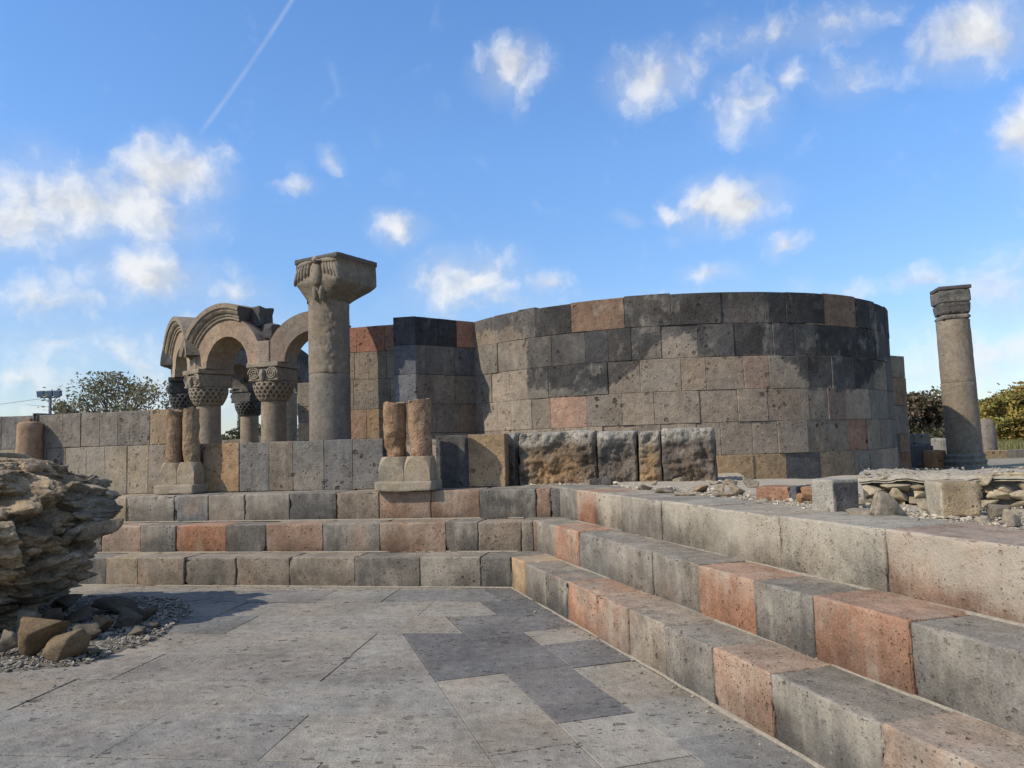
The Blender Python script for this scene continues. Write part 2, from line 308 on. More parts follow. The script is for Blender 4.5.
def tuff(name, pore=26.0, pore_amt=.75, pore_min=.25, bump=.35, dist=.012, pale=(.40, .37, .31), lichen=0.0, stretch=(1, 1, 1), contrast=.28, big=2.6, fine=70):
    m, nt, b = mat_new(name); N = NB(nt)
    tcn = N.n('ShaderNodeTexCoord'); P = tcn.outputs['Object']
    att = N.n('ShaderNodeAttribute', attribute_name='Col'); C = att.outputs['Color']; A = att.outputs['Alpha']
    n1 = N.noise(P, big, 6, .6); n2 = N.noise(P, fine, 3, .6); n3 = N.noise(P, 11, 5, .62)
    f1 = N.mr(n1, .25, .75, 1 - contrast, 1 + contrast); f2 = N.mr(n2, .2, .8, .66, 1.34); f3 = N.mr(n3, .25, .75, .72, 1.28)
    f = N.math('MULTIPLY', N.math('MULTIPLY', f1, f2), f3)
    c = N.scale(C, f)
    # warm and cool drift
    n4 = N.noise(P, 1.7, 3); c = N.mix(N.mr(n4, .35, .7, 0, .30), c, N.mix(1.0, c, (1.22, .98, .78), 'MULTIPLY'))
    # pale lime wash, streaky
    mp = N.n('ShaderNodeMapping'); mp.inputs['Scale'].default_value = (5.5, 5.5, 1.3); N.l(P, mp.inputs['Vector'])
    st = N.noise(mp.outputs[0], 1.6, 6, .65); blot = N.noise(P, 4.3, 6, .62)
    s1 = N.math('ADD', N.math('MULTIPLY', st, .55), N.math('MULTIPLY', blot, .45))
    lim = N.math('MULTIPLY', N.mr(N.math('ADD', s1, N.math('MULTIPLY', A, .30)), .52, .86, 0, 1, 'SMOOTHSTEP'), .72)
    c = N.mix(lim, c, pale)
    # pores: many small, few large, none of them round
    mpp = N.n('ShaderNodeMapping'); mpp.inputs['Scale'].default_value = stretch; N.l(P, mpp.inputs['Vector'])
    wob = N.n('ShaderNodeTexNoise'); wob.inputs['Scale'].default_value = pore * 1.5; wob.inputs['Detail'].default_value = 3; N.l(mpp.outputs[0], wob.inputs['Vector'])
    wo1 = N.n('ShaderNodeVectorMath', operation='SUBTRACT'); N.l(wob.outputs['Color'], wo1.inputs[0]); wo1.inputs[1].default_value = (.5, .5, .5)
    wo2 = N.n('ShaderNodeVectorMath', operation='SCALE'); N.l(wo1.outputs[0], wo2.inputs[0]); wo2.inputs['Scale'].default_value = .75 / pore
    wo3 = N.n('ShaderNodeVectorMath', operation='ADD'); N.l(mpp.outputs[0], wo3.inputs[0]); N.l(wo2.outputs[0], wo3.inputs[1])
    dens = N.mr(N.noise(P, 1.9, 3), .36, .64, .1, 1)
    hole = None
    for psc, pw, pmx in ((pore, 5.5, .48), (pore * 2.6, 2.2, .46)):
        vo = N.n('ShaderNodeTexVoronoi'); vo.inputs['Scale'].default_value = psc; N.l(wo3.outputs[0], vo.inputs['Vector'])
        sx = N.n('ShaderNodeSeparateColor'); N.l(vo.outputs['Color'], sx.inputs[0])
        rsz = N.mr(N.math('POWER', sx.outputs[0], pw), 0, 1, -.10, pmx)
        h1 = N.mr(N.math('SUBTRACT', rsz, vo.outputs['Distance']), -.02, .13, 0, 1, 'SMOOTHSTEP')
        hole = h1 if hole is None else N.math('MAXIMUM', hole, h1)
    hole = N.math('MULTIPLY', hole, dens)
    spk = N.mr(N.noise(P, fine * .8, 2, .4), .68, .78, 0, .35, 'SMOOTHSTEP'); c = N.mix(spk, c, pale)
    grime = N.mr(N.noise(P, 5.2, 7, .68), .54, .74, 0, .55, 'SMOOTHSTEP'); c = N.mix(grime, c, N.mix(1.0, c, (.56, .53, .50), 'MULTIPLY'))
    c = N.mix(N.math('MULTIPLY', hole, pore_amt), c, N.mix(1.0, c, (.30, .26, .22), 'MULTIPLY'))
    if lichen:
        li = N.mr(N.noise(P, 3.1, 8, .7), .60, .72, 0, lichen, 'SMOOTHSTEP'); c = N.mix(li, c, (.30, .22, .10))
    N.l(c, b.inputs['Base Color'])
    hgt = N.math('SUBTRACT', N.math('ADD', N.math('MULTIPLY', n2, .45), N.math('MULTIPLY', n3, .8)), N.math('MULTIPLY', hole, 1.1))
    bp = N.n('ShaderNodeBump'); bp.inputs['Strength'].default_value = bump; bp.inputs['Distance'].default_value = dist; N.l(hgt, bp.inputs['Height']); N.l(bp.outputs[0], b.inputs['Normal'])
    return m
M_step = tuff('tuff_steps', pore=24, bump=.9, dist=.014, pale=(.37, .325, .25), contrast=.34)
M_wall = tuff('tuff_wall', pore=11, pore_amt=.9, bump=.85, dist=.025, pale=(.31, .265, .21), contrast=.26)
M_carve = tuff('tuff_carved', pore=20, pore_min=.1, bump=.5, dist=.02, pale=(.30, .27, .22), contrast=.25)
M_pave = tuff('tuff_paving', pore=15, pore_amt=.95, bump=.8, dist=.014, pale=(.33, .295, .24), stretch=(.6, 1.0, 1.0), contrast=.36, big=1.3)
M_rough = tuff('tuff_rough_hewn', pore=24, bump=1.0, dist=.04, pale=(.36, .32, .26), lichen=.6, contrast=.4, big=4.0, fine=45)

def rock_mat(name, c1, c2, c3, sc=(1, 1, 4.5), bump=.9, dist=.05):
    m, nt, b = mat_new(name); N = NB(nt); tcn = N.n('ShaderNodeTexCoord'); P = tcn.outputs['Object']
    att = N.n('ShaderNodeAttribute', attribute_name='Col'); C = att.outputs['Color']
    mp = N.n('ShaderNodeMapping'); mp.inputs['Scale'].default_value = sc; mp.inputs['Rotation'].default_value = (.12, .18, 0); N.l(P, mp.inputs['Vector'])
    a = N.noise(mp.outputs[0], 2.6, 8, .65); d = N.noise(P, 6.5, 7, .65); e = N.noise(P, 38, 4, .6)
    c = N.mix(N.mr(a, .36, .64, 0, 1, 'SMOOTHSTEP'), c1, c2); c = N.mix(N.mr(d, .55, .72, 0, .8, 'SMOOTHSTEP'), c, c3)
    c = N.scale(c, N.mr(e, .2, .8, .6, 1.4)); c = N.mix(1.0, c, C, 'MULTIPLY'); N.l(c, b.inputs['Base Color'])
    h = N.math('ADD', N.math('ADD', a, N.math('MULTIPLY', d, .6)), N.math('MULTIPLY', e, .22))
    bp = N.n('ShaderNodeBump'); bp.inputs['Strength'].default_value = bump; bp.inputs['Distance'].default_value = dist; N.l(h, bp.inputs['Height']); N.l(bp.outputs[0], b.inputs['Normal'])
    return m
M_rock = rock_mat('outcrop_rock', (.20, .16, .112), (.43, .345, .235), (.34, .23, .125), sc=(1.4, 1.4, 2.6))
M_stone = rock_mat('loose_stone', (.20, .17, .13), (.33, .28, .205), (.36, .29, .19), sc=(1, 1, 2), dist=.02)
def plain(name, rough=.9, bump=.3, sc=20, dist=.01, vary=.3, metal=0):
    m, nt, b = mat_new(name); N = NB(nt); tcn = N.n('ShaderNodeTexCoord'); P = tcn.outputs['Object']
    att = N.n('ShaderNodeAttribute', attribute_name='Col'); n1 = N.noise(P, sc, 5, .6)
    N.l(N.scale(att.outputs['Color'], N.mr(n1, .2, .8, 1 - vary, 1 + vary)), b.inputs['Base Color']); b.inputs['Roughness'].default_value = rough; b.inputs['Metallic'].default_value = metal
    bp = N.n('ShaderNodeBump'); bp.inputs['Strength'].default_value = bump; bp.inputs['Distance'].default_value = dist; N.l(n1, bp.inputs['Height']); N.l(bp.outputs[0], b.inputs['Normal'])
    return m
M_peb = plain('pebbles', sc=40, vary=.35)
M_metal = plain('painted_metal', rough=.5, bump=.05, vary=.08, metal=.3)
M_bark = plain('bark', sc=14, bump=.7, vary=.4)
def leafmat():
    m, nt, b = mat_new('leaves'); N = NB(nt); att = N.n('ShaderNodeAttribute', attribute_name='Col'); N.l(att.outputs['Color'], b.inputs['Base Color'])
    tr = N.n('ShaderNodeBsdfTranslucent'); N.l(att.outputs['Color'], tr.inputs['Color']); mx = N.n('ShaderNodeMixShader'); mx.inputs[0].default_value = .3
    N.l(b.outputs[0], mx.inputs[1]); N.l(tr.outputs[0], mx.inputs[2]); N.l(mx.outputs[0], nt.nodes['Material Output'].inputs['Surface']); b.inputs['Roughness'].default_value = .7
    return m
M_leaf = leafmat()
def groundmat():
    m, nt, b = mat_new('dry_earth'); N = NB(nt); tcn = N.n('ShaderNodeTexCoord'); P = tcn.outputs['Object']
    a = N.noise(P, .35, 6, .6); d = N.noise(P, 4, 7, .65); e = N.noise(P, 45, 3, .6)
    c = N.mix(N.mr(a, .4, .62, 0, 1), (.24, .205, .15), (.17, .165, .08)); c = N.mix(N.mr(d, .5, .7, 0, .7), c, (.34, .30, .24)); c = N.scale(c, N.mr(e, .2, .8, .7, 1.3)); N.l(c, b.inputs['Base Color'])
    bp = N.n('ShaderNodeBump'); bp.inputs['Strength'].default_value = .8; bp.inputs['Distance'].default_value = .05; N.l(N.math('ADD', d, N.math('MULTIPLY', e, .3)), bp.inputs['Height']); N.l(bp.outputs[0], b.inputs['Normal'])
    return m
M_ground = groundmat()

# stone colours (albedo)
GR = (.158, .141, .116); DG = (.102, .094, .081); BR = (.182, .150, .114); OR = (.262, .140, .084); SA = (.235, .158, .110)
TA = (.285, .198, .112); PA = (.240, .208, .156); BK = (.036, .035, .034); BL = (.132, .126, .116); BF = (.272, .220, .147); RB = (.205, .135, .090)
def jit(c, a=.10, al=0.0):
    k = 1 + random.uniform(-a, a); w = random.uniform(-.03, .03)
    return (c[0] * k * (1 + w), c[1] * k, c[2] * k * (1 - w), al)

# ------------------------------------------------------------------ ground
mb = MB()
far = 900.0
mb.add([(-far, -far, -.06), (far, -far, -.06), (far, far, -.06), (-far, far, -.06)], [[0, 1, 2, 3]])
b0 = C0 - nB * 1.9 ; r0 = C0 - nR * 1.75
cc = A3(.9, 10.2, 0)
pl = [cc - dB * 60, cc + A3(0, 0, 0), cc - dR * 60]
fl = [A3(-far, far * .35, 0), A3(-far, far, 0), A3(far, far, 0), A3(far, -far * .6, 0)]
GZ = .79
ring = [*pl[::-1], fl[0], fl[1], fl[2], fl[3]]
top = np.array([[p[0], p[1], GZ] for p in ring]); bot = top.copy(); bot[:, 2] = -.1
# finely divided near the ruin so that the earth undulates
mb.add(top, [[0, 6, 5, 4, 3, 2, 1]])
k = len(ring); mb.add(np.vstack([top, bot]), [[i, (i + 1) % k, (i + 1) % k + k, i + k] for i in range(k)])
ground = mb.build('ground', M_ground, smooth=False, origin=(0, 0, 0)); tag(ground, kind='structure')

# ------------------------------------------------------------------ paving of the court
mb = MB()
PW = (.208, .190, .156); PWb = (.186, .171, .144); PWc = (.230, .207, .166); PG = (.168, .157, .136); PD = (.116, .112, .105); PD2 = (.138, .131, .120)
def Rpt(s, t): return C0 + nR * s - dR * t
aL = rad(-7.5); uL = A3(math.cos(aL), math.sin(aL), 0); vL = A3(math.sin(aL), -math.cos(aL), 0)
def clip(poly, P, n):      # keep the side where (q-P).n >= 0
    out = []
    for i in range(len(poly)):
        a, b = poly[i], poly[(i + 1) % len(poly)]; da, db = (a - P) @ n, (b - P) @ n
        if da >= 0: out.append(a)
        if da * db < 0: out.append(a + (b - a) * da / (da - db))
    return out
def slab(poly, col, z=0.0):
    poly = [A3(p[0], p[1], 0) for p in poly]
    if len(poly) < 3: return
    ar = sum(poly[i][0] * poly[(i + 1) % len(poly)][1] - poly[(i + 1) % len(poly)][0] * poly[i][1] for i in range(len(poly))) / 2
    if abs(ar) < .01: return
    if ar < 0: poly = poly[::-1]
    g = .0018; n = len(poly); ctr = sum(poly) / n
    def inset(d):
        res = []
        for i in range(n):
            a, b, c = poly[i - 1], poly[i], poly[(i + 1) % n]; e1 = (b - a) / np.linalg.norm(b - a); e2 = (c - b) / np.linalg.norm(c - b)
            n1 = A3(-e1[1], e1[0], 0); n2 = A3(-e2[1], e2[0], 0); m = n1 + n2; m = m / (m @ n1) if abs(m @ n1) > .2 else n1
            res.append(b + m * d)
        return res
    z = z + random.uniform(-.004, .004); tl = A3(random.uniform(-.004, .004), random.uniform(-.004, .004), 0)
    hz = lambda p: z + (p - ctr) @ tl
    A = [p + A3(0, 0, -.05) for p in inset(g)]; B = [p + A3(0, 0, hz(p) - .002) for p in inset(g)]; Cq = [p + A3(0, 0, hz(p)) for p in inset(g + .003)]
    V = A + B + Cq; F = [list(range(2 * n, 3 * n))]
    for i in range(n):
        j = (i + 1) % n; F += [[i, j, n + j, n + i], [n + i, n + j, 2 * n + j, 2 * n + i]]
    mb.add(V, F, col)
# left field: rows along uL
rows = [-.62, .06, .72, 1.37, 2.03, 2.70, 3.37, 4.02, 4.69, 5.36, 6.02, 6.7, 7.4, 8.1, 8.8, 9.6, 10.4, 11.4]
joints = {0: [-3.8, -2.0, -1.28], 1: [-3.76, -2.0, -1.28], 2: [-2.75, -.72], 3: [-2.3, -.75], 4: [-2.07, -.9], 5: [-3.33, -2.45, -.89], 6: [-2.72, -1.11], 7: [-1.61, -.70], 8: [-2.3, -.35], 9: [-1.5, -.2]}
row_end = {0: -.3, 1: .30, 2: .51, 3: .98, 4: 1.46}
cyc = [PWb, PW, PW, PWc, PWb, PG, PW, PWc]
def gravel_poly(): return [A3(-4.6, 5.86, 0), A3(-3.83, 5.90, 0), A3(-3.31, 6.06, 0), A3(-3.15, 6.85, 0), A3(-3.30, 7.95, 0), A3(-3.75, 8.62, 0), A3(-4.6, 8.9, 0), A3(-7.2, 9.2, 0), A3(-7.2, 5.7, 0)]
for i in range(len(rows) - 1):
    js = joints.get(i, [random.uniform(-.9, -.2) - 1.4 * k for k in range(3)][::-1])
    x = js[0]; lst = list(js)
    while x > -13: x -= random.uniform(1.1, 1.9); lst.insert(0, x)
    lst.append(8.0)
    send = row_end.get(i, 1.46)
    for a, b in zip(lst[:-1], lst[1:]):
        if i == 0 and b > -.3 and False: continue
        P = [C0 + uL * a + vL * rows[i], C0 + uL * b + vL * rows[i], C0 + uL * b + vL * rows[i + 1], C0 + uL * a + vL * rows[i + 1]]
        if i < 5 or send: P = clip(P, Rpt(send, 0), nR)
        if len(P) > 2: P = clip(P, C0 + nB * .012, nB)
        if len(P) > 2: slab(P, jit(random.choice(cyc), .07, random.uniform(.1, .5)))
# right field: columns along dR
cols = {(.008, .49): [(-.2, .62, PD), (.62, 1.42, PD), (1.42, 1.95, PD2), (1.95, 2.42, PWc), (2.42, 3.08, PD2), (3.08, 3.9, PWc), (3.9, 4.52, PW), (4.52, 5.5, PG), (5.5, 6.6, PW), (6.6, 7.8, PWb), (7.8, 9.0, PG), (9, 10.4, PW), (10.4, 12, PWb)],
        (.49, .97): [(.55, 1.2, PWc), (1.2, 2.05, PD2), (2.05, 3.02, PD), (3.02, 3.76, PD2), (3.76, 4.06, PD), (4.06, 4.72, PWc), (4.72, 5.9, PW), (5.9, 7.2, PWb), (7.2, 8.6, PG), (8.6, 10.2, PW), (10.2, 12, PW)],
        (.97, 1.46): [(1.1, 1.6, PWc), (1.6, 2.74, PD), (2.74, 3.01, PD), (3.01, 4.35, PWc), (4.35, 5.6, PW), (5.6, 7, PWb), (7, 8.6, PW), (8.6, 10.2, PWb), (10.2, 12, PW)]}
for (s0, s1), L in cols.items():
    for (t0, t1, c) in L:
        if s0 == .49 and t0 == .55: continue
        if s0 == .97 and t0 == 1.1: continue
        P = [Rpt(s0, t0), Rpt(s1, t0), Rpt(s1, t1), Rpt(s0, t1)]
        P = clip(P, C0 + nB * .012, nB)
        if s0 == .008 and t0 < 0: pass
        slab(P, jit(c, .05, random.uniform(.15, .5) if c[0] > .15 else .02))
# fill the step-shaped ends of the left rows with dark slabs
for (s0, s1, t0, t1, c) in [(.49, .97, 1.16, 1.2, PD)]: pass
paving = mb.build('paving', M_pave, smooth=False, origin=(0, 0, 0)); tag(paving, kind='structure')
mb = MB()
mb.add([(-20, -8, -.022), (6, -8, -.022), (6, 14, -.022), (-20, 14, -.022)], [[0, 1, 2, 3]], (.12, .105, .08, 0))
bed = mb.build('mortar_bed', M_peb, smooth=False, origin=(0, 0, 0)); tag(bed, kind='structure')

# ------------------------------------------------------------------ steps
ZT = [0, .333, .68, 1.035]
def run(parent, org, U, N, z0, z1, joints, colors, depth, tilt=0, part='step', dz=0, cell=.07, paleh=.35):
    mb = MB(); f = frame(org, U, UP, N)
    for a, b, c in zip(joints[:-1], joints[1:], colors):
        c = c if isinstance(c, tuple) and not isinstance(c[0], tuple) else c
        al = random.uniform(.0, .55) if len(c) < 4 else c[3]
        c = jit(c[:3], .07)
        b2 = random.uniform(-.009, .007); rust = random.random() < .45
        def cfn(p, w, c=c, al=al):
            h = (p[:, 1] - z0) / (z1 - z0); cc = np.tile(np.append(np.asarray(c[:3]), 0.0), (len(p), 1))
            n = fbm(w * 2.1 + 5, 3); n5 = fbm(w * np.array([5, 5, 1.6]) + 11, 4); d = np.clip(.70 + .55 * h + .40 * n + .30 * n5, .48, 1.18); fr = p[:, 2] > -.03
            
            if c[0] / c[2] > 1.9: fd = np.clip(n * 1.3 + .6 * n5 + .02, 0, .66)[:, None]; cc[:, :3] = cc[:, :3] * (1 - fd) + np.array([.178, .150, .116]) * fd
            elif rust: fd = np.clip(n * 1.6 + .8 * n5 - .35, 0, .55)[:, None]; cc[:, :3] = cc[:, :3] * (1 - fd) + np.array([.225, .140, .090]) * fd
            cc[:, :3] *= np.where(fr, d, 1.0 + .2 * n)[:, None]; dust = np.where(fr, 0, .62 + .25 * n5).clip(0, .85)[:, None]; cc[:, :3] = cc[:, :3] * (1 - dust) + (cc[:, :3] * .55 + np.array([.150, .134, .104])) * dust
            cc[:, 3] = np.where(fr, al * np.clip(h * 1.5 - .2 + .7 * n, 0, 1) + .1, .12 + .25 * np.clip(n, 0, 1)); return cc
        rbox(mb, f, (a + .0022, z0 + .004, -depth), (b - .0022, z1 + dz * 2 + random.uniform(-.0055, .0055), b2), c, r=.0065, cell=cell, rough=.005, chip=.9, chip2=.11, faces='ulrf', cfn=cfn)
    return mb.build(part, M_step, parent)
def pxj(org, U, z, pxs): 
    P = np.asarray(org, float) + UP * z; return [line_t(P, U, p) for p in pxs]

# flight across the back
back = thing('stone_steps', C0 - dB * 2, 'three grey and brown steps across the back of the court below the low wall', 'steps', 'flights of steps round the court')
rowsB = [
 ([106, 138, 184.5, 236, 289.5, 355, 420, 481, 511], [BF, BR, GR, BR, BR, DG, GR, (*DG, .2), (*DG, .1)]),
 ([140.5, 176, 226, 266, 323, 380, 446, 478, 521.5, 533.6], [DG, OR, DG, SA, GR, RB, DG, BR, BR, SA]),
 ([126, 174, 208.5, 244.6, 289.5, 336.4, 379, 431, 480, 536, 551], [GR, BL, BR, GR, DG, BR, SA, RB, DG, RB, DG])]
for i, (pxs, cs) in enumerate(rowsB):
    org = C0 - nB * (.425 * i)
    js = pxj(org, dB, (ZT[i] + ZT[i + 1]) / 2, pxs); x = js[0]; pre = []; pc = []
    while x > -11: x -= random.uniform(.45, .75); pre.insert(0, x); pc.insert(0, random.choice([GR, BR, DG, BF, SA]))
    js = pre + js; cs = pc + cs
    # continue the block run into the corner, behind the other flight
    js.append(js[-1] + .7); cs = cs + [DG]
    run(back, org, dB, nB, ZT[i] - (.05 if i == 0 else .01), ZT[i + 1], js, cs, .50 if i < 2 else .80, cell=.045)
# flight on the right
right = thing('stone_steps', C0 - dR * 3, 'three broad steps of grey and bright orange tuff blocks along the right of the court', 'steps', 'flights of steps round the court')
rowsR = [
 ([512, 525, 546, 566.5, 596, 628, 664, 712, 770, 881, 1050], [TA, GR, DG, (*OR, .15), SA, (*BR, .2), (*GR, .1), (*SA, .3), (*DG, .7), (*SA, .3)]),
 ([533, 554, 578, 609, 652, 698, 754, 813, 909, 1150], [GR, (*OR, .5), GR, GR, (*GR, .3), (*OR, .5), (*DG, .5), (*OR, .25), (*GR, .3)]),
 ([551, 576, 595, 621, 661, 702, 779, 884, 1200], [GR, (*OR, .9), (*PA, .9), (*GR, .7), (*PA, .8), (*PA, .9), (*PA, .8), (*SA, 1.0)])]
for i, (pxs, cs) in enumerate(rowsR):
    org = C0 - nR * (.40 * i)
    js = pxj(org, -dR, ZT[i + 1], pxs); pre = [js[0] - .55]
    while js[-1] < 12: js.append(js[-1] + random.uniform(.8, 1.1)); cs.append(random.choice([GR, SA, BR, PA]))
    run(right, org, -dR, nR, ZT[i] - (.05 if i == 0 else .01), ZT[i + 1], pre + js, [DG] + cs, .46 if i < 2 else .62, dz=.006, cell=.026)
# thin lime mortar line along the foot of each riser
mb = MB()
for i in range(3):
    for (org, U, N, L0, L1) in ((C0 - nR * (.40 * i), -dR, nR, 0, 11), (C0 - nB * (.425 * i), dB, nB, -11, 0)):
        n = int((L1 - L0) / .03); x = np.linspace(L0, L1, n); w = .003 + .020 * np.clip(fbm(np.stack([x * 3.5, x * 0 + i * 7, x * 0], 1), 5) * 1.3 + .45, 0, 1)
        zz = ZT[i] + (.007 if i else .003)
        a = org + x[:, None] * U + A3(0, 0, zz + .011) - N * .006; b = org + x[:, None] * U + N * (w * .75)[:, None] + UP * (zz + .006); c = org + x[:, None] * U + N * w[:, None] + UP * (zz - .004)
        mb.add(np.stack([a, b, c], 1).reshape(-1, 3), grid_faces(n, 3, flip=(N is nB or N is nR)), (.24, .205, .155, 0))
mo = mb.build('mortar_line', M_peb, right)

# ------------------------------------------------------------------ low ring wall (one course at eye level, two at the left)
ZW1, ZW2 = 1.725, 2.25
WB = C0 - nB * 1.50
def course(mb, org, U, N, z0, z1, js, cs, depth=.45, r=.005, cell=.07, faces='ulrf', rough=.004, alpha=None, mot=.25):
    f = frame(org, U, UP, N)
    for a, b, c in zip(js[:-1], js[1:], cs):
        c4 = jit(c[:3], .06, random.uniform(0, .5) if alpha is None else alpha); b2 = random.uniform(-.006, .006)
        def cfn(p, w, c4=c4):
            cc = np.tile(np.asarray(c4), (len(p), 1)); n = fbm(w * 3 + 9, 3); cc[:, :3] *= (1 + mot * n)[:, None]; return cc
        rbox(mb, f, (a + .002, z0 + .002, -depth), (b - .002, z1 - .002 + random.uniform(-.006, .004), b2), c4, r=r, cell=cell, rough=rough, faces=faces, cfn=cfn)
def wall_j(pxs, z, org=WB): return pxj(org, dB, z, pxs)
# middle stretch
mb = MB(); course(mb, WB, dB, nB, 1.035, ZW1, wall_j([203, 239, 269, 293, 324, 352.6, 383], 1.4), [(.30, .195, .105), BL, BR, GR, BL, BL], alpha=.25)
tag(mb.build('low_wall', M_wall), 'low course of one tan and five bluish grey slabs between the two pairs of broken half columns', 'low wall', 'stretches of the ring wall')
mb = MB(); course(mb, WB, dB, nB, 1.035, ZW1 + .015, wall_j([436, 468, 505], 1.4), [(.072, .069, .066), TA], alpha=.12)
tag(mb.build('low_wall', M_wall), 'short low wall of one blue black and one tan block right of the broken half columns', 'low wall', 'stretches of the ring wall')
mb = MB()
course(mb, WB, dB, nB, 1.035, 1.74, [-11.5, -10.6, -9.8, -9.0, -8.3, -7.6] + wall_j([46, 65, 86, 105, 127, 148, 196], 1.4), [GR, BF, GR, BR, BF, GR, GR, (*PA,), PA, BF, BF, BR], alpha=.6)
course(mb, WB, dB, nB, 1.74, ZW2, [-10.9, -10.2, -9.4, -8.7, -8.2, -7.55] + wall_j([34, 62.7, 80.7, 99.8, 118, 150, 168], 2.0), [GR, BL, GR, GR, BL, BL, GR, GR, BR, GR, GR, TA], alpha=.35)
tag(mb.build('ring_wall', M_wall), 'two course grey stone wall behind the rock outcrop at the left, with a tan end block', 'stone wall', 'stretches of the ring wall')
# rubble fill behind the low wall
def rubble_core(name, pts, label, zt, group=None):
    mb = MB()
    for (u, d, z, sx) in pts:
        p = WB + dB * u - nB * d; stone(mb, (p[0], p[1], z), (sx, sx * .8, sx * .6), jit((.8, .78, .74), .2, 1), sub=1)
    return tag(mb.build(name, M_stone), label, 'rubble', group, kind='stuff')
fill = []
for k in range(150): fill.append((random.uniform(-11, .1), random.uniform(.62, 1.25), random.uniform(1.4, 1.66), random.uniform(.08, .16)))
rubble_core('rubble', fill, 'loose rubble fill behind the low slab wall', 1.7)
mb = MB()
core = WB - nB * .5
n = 120; us = np.linspace(-11.5, .15, n); pr = []
for d, z in ((0, .8), (0, 1.60), (.9, 1.55), (1.3, .8)):
    pr.append(core + us[:, None] * dB - nB * d + UP * (z + .03 * fbm(np.stack([us * 3, us * 0 + d, us * 0], 1), 3))[:, None])
mb.add(np.stack(pr, 1).reshape(-1, 3), grid_faces(n, 4), (.22, .18, .14, 0))
tag(mb.build('earth_fill', M_peb), kind='structure')
# white mortared lump in the gap beside the second pair of half columns
j0, j1 = wall_j([385, 393], 1.6)
mb = MB()
for k in range(9):
    p = WB + dB * (j0 + .16 * random.random()) - nB * (.05 + .2 * random.random()); stone(mb, (p[0], p[1], 1.44 + .27 * random.random()), (.09, .09, .07), jit((1.5, 1.55, 1.7), .2, 1), sub=1)
tag(mb.build('mortar_lump', M_stone), 'pale mortared rubble lump in the gap left of the right hand broken half columns', 'rubble lump')

# ------------------------------------------------------------------ broken twin half columns on cushion bases
def twin(org, wd, zb, label, cols, heights, seed):
    t = thing('half_column_pair', A3(org[0], org[1], zb), label, 'half columns', 'broken pairs of half columns on the ring wall')
    f = frame(A3(org[0], org[1], 0), dB, UP, nB); random.seed(seed); lw = wd / 2
    mb = MB(); rbox(mb, f, (-lw - .035, zb + .002, -.42), (lw + .035, zb + .13, .06), jit(BF, .05, .5), r=.012, cell=.05, faces='ulrf'); mb.build('plinth', M_carve, t)
    mb = MB()
    for s in (-1, 1):
        cx = s * lw / 2; hw = lw / 2 - .002; n = 144; th = np.linspace(0, 2 * math.pi, n + 1)
        zs = np.linspace(0, 1, 40); hb = zb + .13; ht = zb + .44
        V = []
        for q in zs:
            dx = np.abs(np.cos(th)) + 1e-9; dy = np.abs(np.sin(th)) + 1e-9
            rect = np.minimum(hw / dx, hw * .99 / dy); qq = min(1, max(0, (hb + (ht - hb) * q - (ht - hw * 1.45)) / (hw * 1.45))); rc = hw * math.sqrt(2.0 - qq * qq)
            r = np.minimum(rect, rc)
            p = np.stack([cx + r * np.cos(th), np.full(n + 1, hb + (ht - hb) * q), -.16 + r * np.sin(th)], 1); V.append(f(p))
        V = np.concatenate(V); V = V + .004 * fbm(V * 9, 3)[:, None]
        mb.add(V, grid_faces(len(zs), n + 1, flip=True), jit(BF, .05, .35)); mb.add(V[-(n + 1):], [list(range(n))[::-1]], jit(BF, .05, .2))
    mb.build('cushion_base', M_carve, t, smooth=False)
    for s, c, h in zip((-1, 1), cols, heights):
        mb = MB(); cx = s * lw / 2; r0 = lw / 2 * .90; n = 48; zs = np.linspace(0, 1, 26); th = np.linspace(0, 2 * math.pi, n + 1); V = []
        for q in zs:
            z = zb + .442 + q * h
            r = np.full(n + 1, r0); p = np.stack([cx + r * np.cos(th), np.full(n + 1, z), -.17 + r * np.sin(th)], 1)
            w = f(p); nz = fbm(w * 3.2 + seed, 4); cut = np.maximum(0, nz - .02) * .26 * lw + .05 * lw * np.abs(fbm(w * 7 + seed, 2)) + np.maximum(0, (.22 - q) if s == (1 if seed % 2 else -1) else 0) * .13 * (np.sin(th) > -.2) * (.6 + .8 * np.abs(nz))
            r = r - cut + .006 * fbm(w * 14, 3); p = np.stack([cx + r * np.cos(th), np.full(n + 1, z) + (q > .97) * .05 * fbm(w * 6, 3), -.17 + r * np.sin(th)], 1); V.append(f(p))
        V = np.concatenate(V); mb.add(V, grid_faces(len(zs), n + 1, flip=True), jit(c, .04, .1)); mb.add(np.vstack([V[-(n + 1):-1], V[-(n + 1):-1].mean(0)]), [[(i + 1) % n, i, n] for i in range(n)], jit(c, .04, .2))
        mb.build('half_column', M_rough, t)
    return t
p = (Z(156, 494.5, 1.035) + Z(195, 494, 1.035)) / 2; twin(p, .54, 1.035, 'pair of broken brown half columns left of the tan slab, below the carved arcade', [(.245, .160, .092), (.255, .185, .112)], [.74, .76], 11)
p = (Z(374, 491.7, 1.035) + Z(435, 491.7, 1.035)) / 2 - nB * .02; twin(p, .68, 1.035, 'pair of broken orange brown half columns on a cushion base below the black pier', [(.255, .155, .085), (.27, .17, .10)], [.70, .72], 12)
